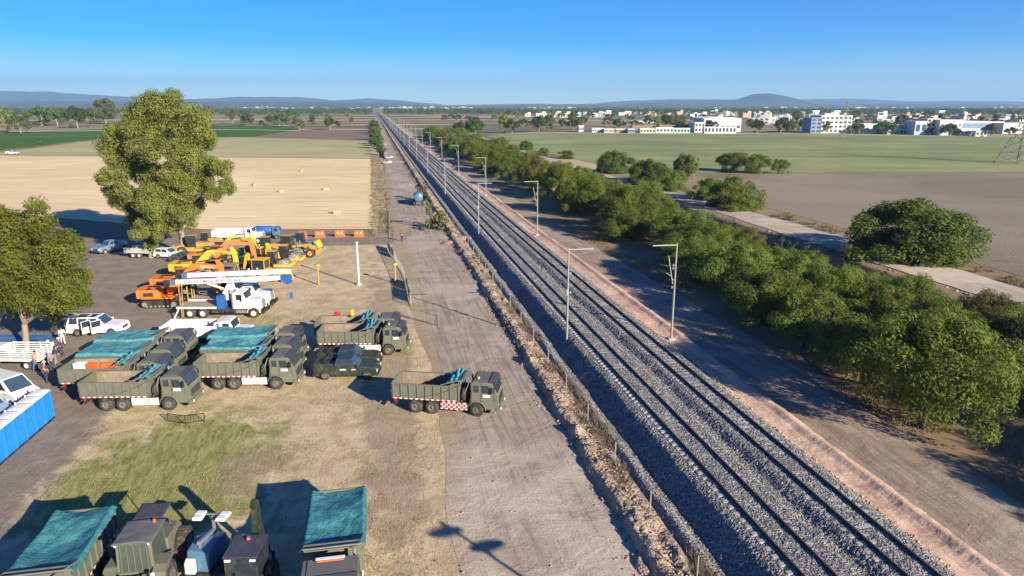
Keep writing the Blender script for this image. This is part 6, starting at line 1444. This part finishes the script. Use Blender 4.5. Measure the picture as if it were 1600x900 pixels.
# ================================================================== PEOPLE
def skinmesh(name, verts, edges, radii, m, parent, sub=1):
    me = bpy.data.meshes.new(name); me.from_pydata(verts, edges, []); me.materials.append(m); o = _link(name, me, parent)
    md = o.modifiers.new('skin', 'SKIN'); 
    if not me.skin_vertices: 
        bm_ = __import__('bmesh').new(); bm_.from_mesh(me); bm_.verts.layers.skin.verify(); bm_.to_mesh(me); bm_.free()
    for i, r in enumerate(radii): v = me.skin_vertices[0].data[i]; v.radius = (r, r) if not hasattr(r, '__len__') else r; v.use_root = (i == 0)
    md.use_smooth_shade = True
    s = o.modifiers.new('sub', 'SUBSURF'); s.levels = sub; s.render_levels = sub; return o
def person(px, py, rz, label, shirt, trousers, hat=None, stride=.15, armf=.15, bend=0.0, vest=None, hair=(.02, .015, .012)):
    e = empty('person', label, 'person'); at_px(e, px, py, rz)
    P = [(0, 0, .95), (0.02, 0, 1.15), (.04 + bend * .5, 0, 1.40), (.05 + bend * .7, 0, 1.50), (.06 + bend * .8, 0, 1.60), (.07 + bend * .8, 0, 1.70)]
    hx = P[3][0]
    A = []
    for s in (-1, 1): A += [(hx - .02, s * .19, 1.42), (hx + .02 + armf * .3 * s, s * .25, 1.14), (hx + .12 + armf * s, s * .24, .92), (hx + .16 + armf * s, s * .23, .82)]
    Lg = []
    for s in (-1, 1): Lg += [(0, s * .10, .88), (stride * s * .5 + .03, s * .11, .50), (stride * s, s * .11, .09), (stride * s + .15, s * .12, .04)]
    V = P + A + Lg; E = [(0, 1), (1, 2), (2, 3), (3, 4), (4, 5), (2, 6), (6, 7), (7, 8), (8, 9), (2, 10), (10, 11), (11, 12), (12, 13), (0, 14), (14, 15), (15, 16), (16, 17), (0, 18), (18, 19), (19, 20), (20, 21)]
    Rr = [(.13, .10), (.12, .09), (.14, .10), .055, .10, .085] + [.06, .045, .035, .038] * 2 + [.085, .062, .045, .04] * 2
    # fingers as short chains off each hand
    for hnd, s in ((9, -1), (13, 1)):
        for k in range(5):
            b = len(V); h = Vector(V[hnd]); o = Vector((.03 * (k - 2), 0, 0)); V += [tuple(h + o * .8 + Vector((0, 0, -.05))), tuple(h + o + Vector((.01, -s * .01, -.10 + abs(k - 2) * .012)))]; E += [(hnd, b), (b, b + 1)]; Rr += [.011, .008]
    skinmesh('body', V, E, Rr, M['skin'], e)
    sh = [P[0], P[1], P[2], (P[2][0], 0, 1.46)] + A[0:2] + A[4:6]; skinmesh('shirt', sh, [(0, 1), (1, 2), (2, 3), (2, 4), (4, 5), (2, 6), (6, 7)], [(.165, .135), (.155, .125), (.18, .135), .08, .085, .06, .085, .06], shirt, e)
    tq = [(0, 0, .97), Lg[0], Lg[1], Lg[2], Lg[4], Lg[5], Lg[6]]; skinmesh('trousers', tq, [(0, 1), (1, 2), (2, 3), (0, 4), (4, 5), (5, 6)], [(.165, .13), .105, .085, .07, .105, .085, .07], trousers, e)
    hd = P[5]; m = MB(); m.ball((hd[0] - .01, 0, hd[2] + .03), (.115, .10, .09), 12, 8)
    if hat: m.mat(hat); m.lathe([(hd[2] + .03, .17), (hd[2] + .05, .12), (hd[2] + .14, .09), (hd[2] + .16, 0)], 12, (hd[0], 0, 0), 'z'); m.build('helmet', None, e)
    else: m.build('hair', paint('dark_hair', hair, .8, dirt=.05), e)
    f = MB(); f.mat(M['skin']).ball((hd[0] + .095, 0, hd[2] - .045), (.02, .015, .025), 6, 5).mat(M['black'])
    for s in (-1, 1): f.ball((hd[0] + .083, s * .035, hd[2] - .02), .012, 6, 4)
    f.build('face', None, e)
    if vest: v = skinmesh('vest', [(0.01, 0, 1.02), P[1], P[2]], [(0, 1), (1, 2)], [(.18, .15), (.175, .145), (.195, .15)], vest, e)
    b = MB()
    for q in (Lg[2], Lg[6]): b.box(q[0] - .09, q[0] + .19, q[1] - .05, q[1] + .05, 0, .10)
    b.build('boots', M['black'], e, bevel=.02); return e
CW = paint('white_shirt', (.70, .70, .70), .9, dirt=.1); CJ = paint('navy_cloth', (.03, .04, .08), .9, dirt=.1); CP_ = paint('salmon_shirt', (.62, .26, .17), .9, dirt=.1); CK = paint('khaki_cloth', (.30, .26, .17), .9); CO = paint('orange_vest', (.80, .16, .03), .8, dirt=.05); CR = paint('pink_red_vest', (.65, .12, .12), .8, dirt=.3, dcol=(.7, .6, .6), scale=6); CG = paint('grey_cloth', (.18, .19, .20), .9)
person(99, 538, R(-50), 'person in white shirt and pale trousers leaning forward behind the white stake truck', CW, paint('pale_trousers', (.45, .45, .45), .9), stride=.3, bend=.15)
person(56, 579, R(20), 'person in a salmon shirt and blue trousers at the tail of the stake truck', CP_, paint('denim', (.05, .12, .25), .9), bend=.12)
person(73, 597, R(90), 'person in a pink and red striped vest and dark trousers behind the nearest truck', CJ, CJ, vest=CR, hat=M['whitem'])
person(80, 562, R(140), 'person in khaki with a white helmet in the group behind the trucks', CK, CK, hat=M['whitem'])
person(88, 571, R(60), 'person in dark clothes bending, in the middle of the group behind the trucks', CJ, CG, bend=.2)
person(97, 557, R(-150), 'person in dark navy with a white cap, right side of the group behind the trucks', CJ, CJ, hat=M['whitem'])
person(83, 580, R(-30), 'person in grey with a helmet, lowest of the group behind the trucks', CG, CJ, hat=M['white'])
person(106, 524, R(0), 'person in dark clothes at the open boot of the white car', CJ, CJ)
person(628, 377, R(-80), 'lone person in an orange vest walking on the dirt road', CJ, CJ, vest=CO)
person(404, 440, R(-90), 'worker in an orange vest beside the yellow backhoe loader', CW, CJ, vest=CO, hat=M['whitem'])
person(391, 441, R(-100), 'worker in grey with a white helmet left of the orange vested one', CG, CG, hat=M['white'])

# ================================================================== TOWN AND LANDMARKS
def wmat(n, c): return paint(n, c, .85, dirt=.15, scale=.3)
WALLW = wmat('white_wall', (.62, .61, .58)); WALLC = wmat('cream_wall', (.55, .48, .36)); WALLB = wmat('blue_wall', (.17, .25, .38)); WALLG = wmat('grey_wall', (.36, .36, .36)); WALLT = wmat('tan_wall', (.42, .30, .2)); ROOFG = wmat('grey_roof', (.40, .42, .44)); WIN = glassy('town_glass', (.04, .06, .09), .2)
def building(px0, px1, py_top, py_base, label, wall, depth=25, cat='building', wins=(0, 0), roof=WALLW, win=WIN, parapet=.4, name='building', gable=0, side=None, group=None, wh=.5):
    p0 = G(px0, py_base); Y = p0.y; x0 = p0.x; x1 = xat(px1, py_base, Y); h = zat(py_top, Y); W = x1 - x0; e = empty(name, label, cat, ((x0 + x1) / 2, Y, 0), group=group)
    m = MB(); m.box(-W / 2, W / 2, 0, depth, 0, h); m.build('wall', wall, e)
    if gable:
        m = MB(); m.v = []; n = 12; pts = [(-W / 2 - .3 + (W + .6) * k / n, h + gable * math.sin(math.pi * k / n)) for k in range(n + 1)]; m.prism(pts + [(W / 2 + .3, h - .3), (-W / 2 - .3, h - .3)], -.3, depth + .3); m.build('roof', roof, e)
    else:
        m = MB(); m.box(-W / 2 - .15, W / 2 + .15, -.15, depth + .15, h, h + parapet); m.build('roof', roof, e)
    nc, nr = wins; first = None
    for r in range(nr):
        for c in range(nc):
            cw = W / nc; hh = h / nr; x = -W / 2 + cw * (c + .5); z = hh * r + hh * .28
            if first is None: q = MB(); q.box(-cw * .32, cw * .32, -.06, .03, 0, hh * wh); first = q.build('window', win, e); o = first
            else: o = first.copy(); COL.objects.link(o)
            o.location = (x, 0, z)
    return e
building(1099, 1157, 185, 206, 'big white hall with a slightly arched roof behind the barley field', WALLW, 40, 'hall', (7, 1), wh=.18, gable=1.2)
building(1085, 1101, 192, 207, 'low white annexe attached left of the big white hall', WALLW, 20, 'building', (3, 2))
building(1100, 1150, 199, 208.5, 'row of blue glazed openings at the foot of the big white hall', WALLW, 6, 'annexe', (9, 1), roof=WALLW, wh=.6)
building(1266, 1282, 184.5, 208, 'blue fronted wing left of the white multi-storey block', WALLB, 18, 'building', (2, 4), WALLG)
building(1281, 1329, 181, 208, 'white multi-storey block with dark window openings', WALLW, 22, 'building', (7, 4), wh=.45)
building(1303, 1326, 178, 192, 'stepped white roof storey behind the multi-storey block', WALLW, 12, 'building', (4, 1)).location.y += 30
building(1348, 1369, 194, 209, 'plain white box building between two dark trees', WALLW, 15, 'building', (1, 1), wh=.05)
building(1386, 1424, 196, 210, 'low grey unfinished building with dark bays', WALLG, 20, 'building', (6, 2), WALLG)
building(1428, 1447, 190, 211, 'blue and white block with one tall dark window', wmat('pale_blue_wall', (.38, .46, .62)), 16, 'building', (2, 1), wh=.5)
building(1446, 1466, 186, 211, 'open concrete frame between the pale blue block and the white curved one', WALLC, 14, 'building', (3, 4), WALLC, wh=.6)
building(1466, 1501, 188, 211.5, 'white building with a curved end next to the water tower', WALLW, 20, 'building', (5, 2), wh=.2)
building(1500, 1566, 192.5, 208, 'long blue warehouse with a white roof edge', WALLB, 40, 'warehouse', (1, 1), roof=WALLW, parapet=1.3, wh=.02)
building(1566, 1640, 193, 209, 'white gable half of the long warehouse at the right edge', WALLW, 40, 'warehouse', (4, 1), roof=ROOFG, wh=.1)
building(1500, 1530, 201.5, 212, 'low white outbuilding in front of the long blue warehouse', WALLW, 8, 'building', (5, 1), wh=.4)
building(1524, 1542, 205, 213, 'tiny white gate house in front of the long blue warehouse', WALLW, 5, 'building', (3, 1))
for i, (a, b, t, g, w, lb) in enumerate([(904, 912, 197, 206, WALLW, 'small white house at the left end of the low row beyond the barley'), (925, 944, 201, 207, WALLW, 'low white building with dark door openings in the low row'), (944, 960, 202, 207.5, WALLC, 'tan low building in the middle of the low row'), (962, 980, 202, 207.5, WALLT, 'brown low building right of the tan one'), (981, 992, 202, 208, WALLB, 'little blue shed in the low row'), (1000, 1024, 201.5, 208, WALLC, 'pale low house right of the blue shed'), (1025, 1052, 200, 208, WALLW, 'white low building with many doors in the low row'), (1053, 1078, 201, 208, wmat('green_wall', (.35, .50, .42)), 'pale green low building at the right end of the low row')]):
    building(a, b, t, g, lb, w, 10, 'house', (5, 1), group='low row of houses beyond the barley field')
building(989, 1024, 189.5, 192, 'long white shed roof on the brown land behind the low row', WALLW, 30, 'shed', (1, 1))
building(988, 1100, 196, 203, 'long brown earth wall behind the low row of houses', wmat('brown_earth_wall', (.24, .16, .11)), 3, 'wall', (0, 0), wmat('brown_earth_wall', (.24, .16, .11)))
def house_far():
    first = None; n = 0
    hs = []
    for i in range(115):
        px = rnd.choice([rnd.uniform(1180, 1640), rnd.uniform(1180, 1640), rnd.uniform(1000, 1200), rnd.uniform(1180, 1640), rnd.uniform(820, 1000)]); py = rnd.uniform(181, 196) if px > 1180 else rnd.uniform(177, 184); hs.append((px, py))
    mats = [WALLW, WALLC, WALLW, WALLG, WALLT]; protos = []
    for m_ in mats:
        e = empty('town_house', 'small pale house in the far town beyond the white buildings', 'house', group='houses of the far town'); b = MB(); b.box(-5, 5, -4, 4, 0, 5.5).box(1, 5, -4, 4, 5.5, 8); b.build('wall', m_, e); w = MB()
        for z in (1.2, 3.8):
            for x in (-3.6, -1.2, 1.2, 3.6): w.box(x - .55, x + .55, -4.05, -3.98, z, z + 1.2)
        w.build('windows', WIN, e); r = MB(); r.box(-5.1, 5.1, -4.1, 4.1, 5.5, 5.7); r.build('roof', m_, e); protos.append([e, False])
    for px, py in hs:
        q = rnd.choice(protos); e = q[0] if not q[1] else copy_tree(q[0]); q[1] = True; p = G(px, py); e.location = (p.x, p.y, 0); e.rotation_euler = (0, 0, rnd.uniform(-.5, .5)); s = rnd.uniform(.7, 1.6); e.scale = (s * rnd.uniform(1, 1.8), s, s * rnd.uniform(.7, 1.1))
house_far()
def specks():
    mb = MB()
    for i in range(170):
        px = rnd.choice([rnd.gauss(660, 40), rnd.uniform(380, 720), rnd.uniform(820, 900), rnd.uniform(1100, 1640), rnd.gauss(420, 25)]); py = rnd.uniform(166.8, 171.5); p = G(px, py)
        if p.y > 7000: p = G(px, 169)
        s = rnd.uniform(5, 14) * p.y / 5000; mb.box(p.x - s, p.x + s, p.y, p.y + s, 0, s * rnd.uniform(.35, .9))
    tag(mb.build('distant_town', WALLW), 'white specks of a distant town at the foot of the hills', 'town', kind='stuff')
specks()
def tower(px, py_top, py_base, label, tank=True):
    p = G(px, py_base); h = zat(py_top, p.y); e = empty('water_tower', label, 'water tower', (p.x, p.y, 0)); m = MB(); m.tube([(0, 0, 0), (0, 0, h * .8)], [1.5, 1.0], 14); m.build('shaft', WALLW, e); m = MB(); m.lathe([(h * .72, .9), (h * .80, 2.3), (h * .9, 2.9), (h * .97, 2.0), (h, 0)], 18, axis='z'); m.build('tank', WALLW, e)
tower(1503, 174, 202, 'white mushroom water tower on a slim shaft before the warehouse')
for px, lb, mt_ in ((1272, 'white square tank on legs on the skyline, left one', WALLW), (1305, 'pale blue square tank on legs on the skyline', wmat('sky_blue_tank', (.35, .55, .70))), (1468, 'pale blue square tank on legs near the water tower', wmat('light_blue_tank', (.35, .58, .75)))):
    p = G(px, 184); h = zat(172.5, p.y); e = empty('tank_tower', lb, 'water tank', (p.x, p.y, 0)); w = 6.5; m = MB(); m.box(-w, w, -w, w, h * .72, h); m.build('tank', mt_, e); m = MB()
    for x in (-w * .8, w * .8):
        for y in (-w * .8, w * .8): m.bar((x, y, 0), (x, y, h * .72), .8)
    m.build('leg_frame', WALLG, e)
def pylon(px, py_top, py_base, label, base=5.5, r=.11, arms=((.99, 3.5), (.86, 4.5), (.73, 3.8))):
    p = G(px, py_base); h = zat(py_top, p.y); e = empty('power_pylon', label, 'power pylon', (p.x, p.y, 0), R(12)); m = MB(); dk = M['galv']
    zs = [0, .12, .24, .36, .47, .57, .66, .74, .82, .90, 1.0]; ws = [base * (1 - z / .62) + .9 * (z / .62) if z < .62 else .9 - .3 * (z - .62) / .38 for z in zs]
    for i in range(len(zs) - 1):
        a, b, z0, z1 = ws[i], ws[i + 1], zs[i] * h, zs[i + 1] * h; C0 = [(-a, -a), (a, -a), (a, a), (-a, a)]; C1 = [(-b, -b), (b, -b), (b, b), (-b, b)]
        for k in range(4):
            m.bar((*C0[k], z0), (*C1[k], z1), r * 2); n = (k + 1) % 4; m.bar((*C0[k], z0), (*C1[n], z1), r); m.bar((*C0[n], z0), (*C1[k], z1), r); m.bar((*C1[k], z1), (*C1[n], z1), r)
    m.build('tower', paint('grey_lattice', (.16, .16, .16), .6, dirt=.2), e); m = MB()
    for f, w in arms: m.bar((-w, 0, h * f), (w, 0, h * f), r * 2).bar((-w, 0, h * f), (0, 0, h * (f + .04)), r).bar((w, 0, h * f), (0, 0, h * (f + .04)), r)
    m.build('cross_arms', paint('grey_lattice', (.16, .16, .16)), e)
pylon(1590, 153, 255, 'tall steel lattice pylon at the right edge standing in the barley')
pylon(1318, 157, 216, 'thin distant lattice pylon in front of the white multi-storey block', 4.0, .07)
for (px, py, h, lb) in [(1100 + 55, 206, 10, 'pole by the white hall'), (893, 208, 8, 'utility pole left of the low row of houses')]:
    pass
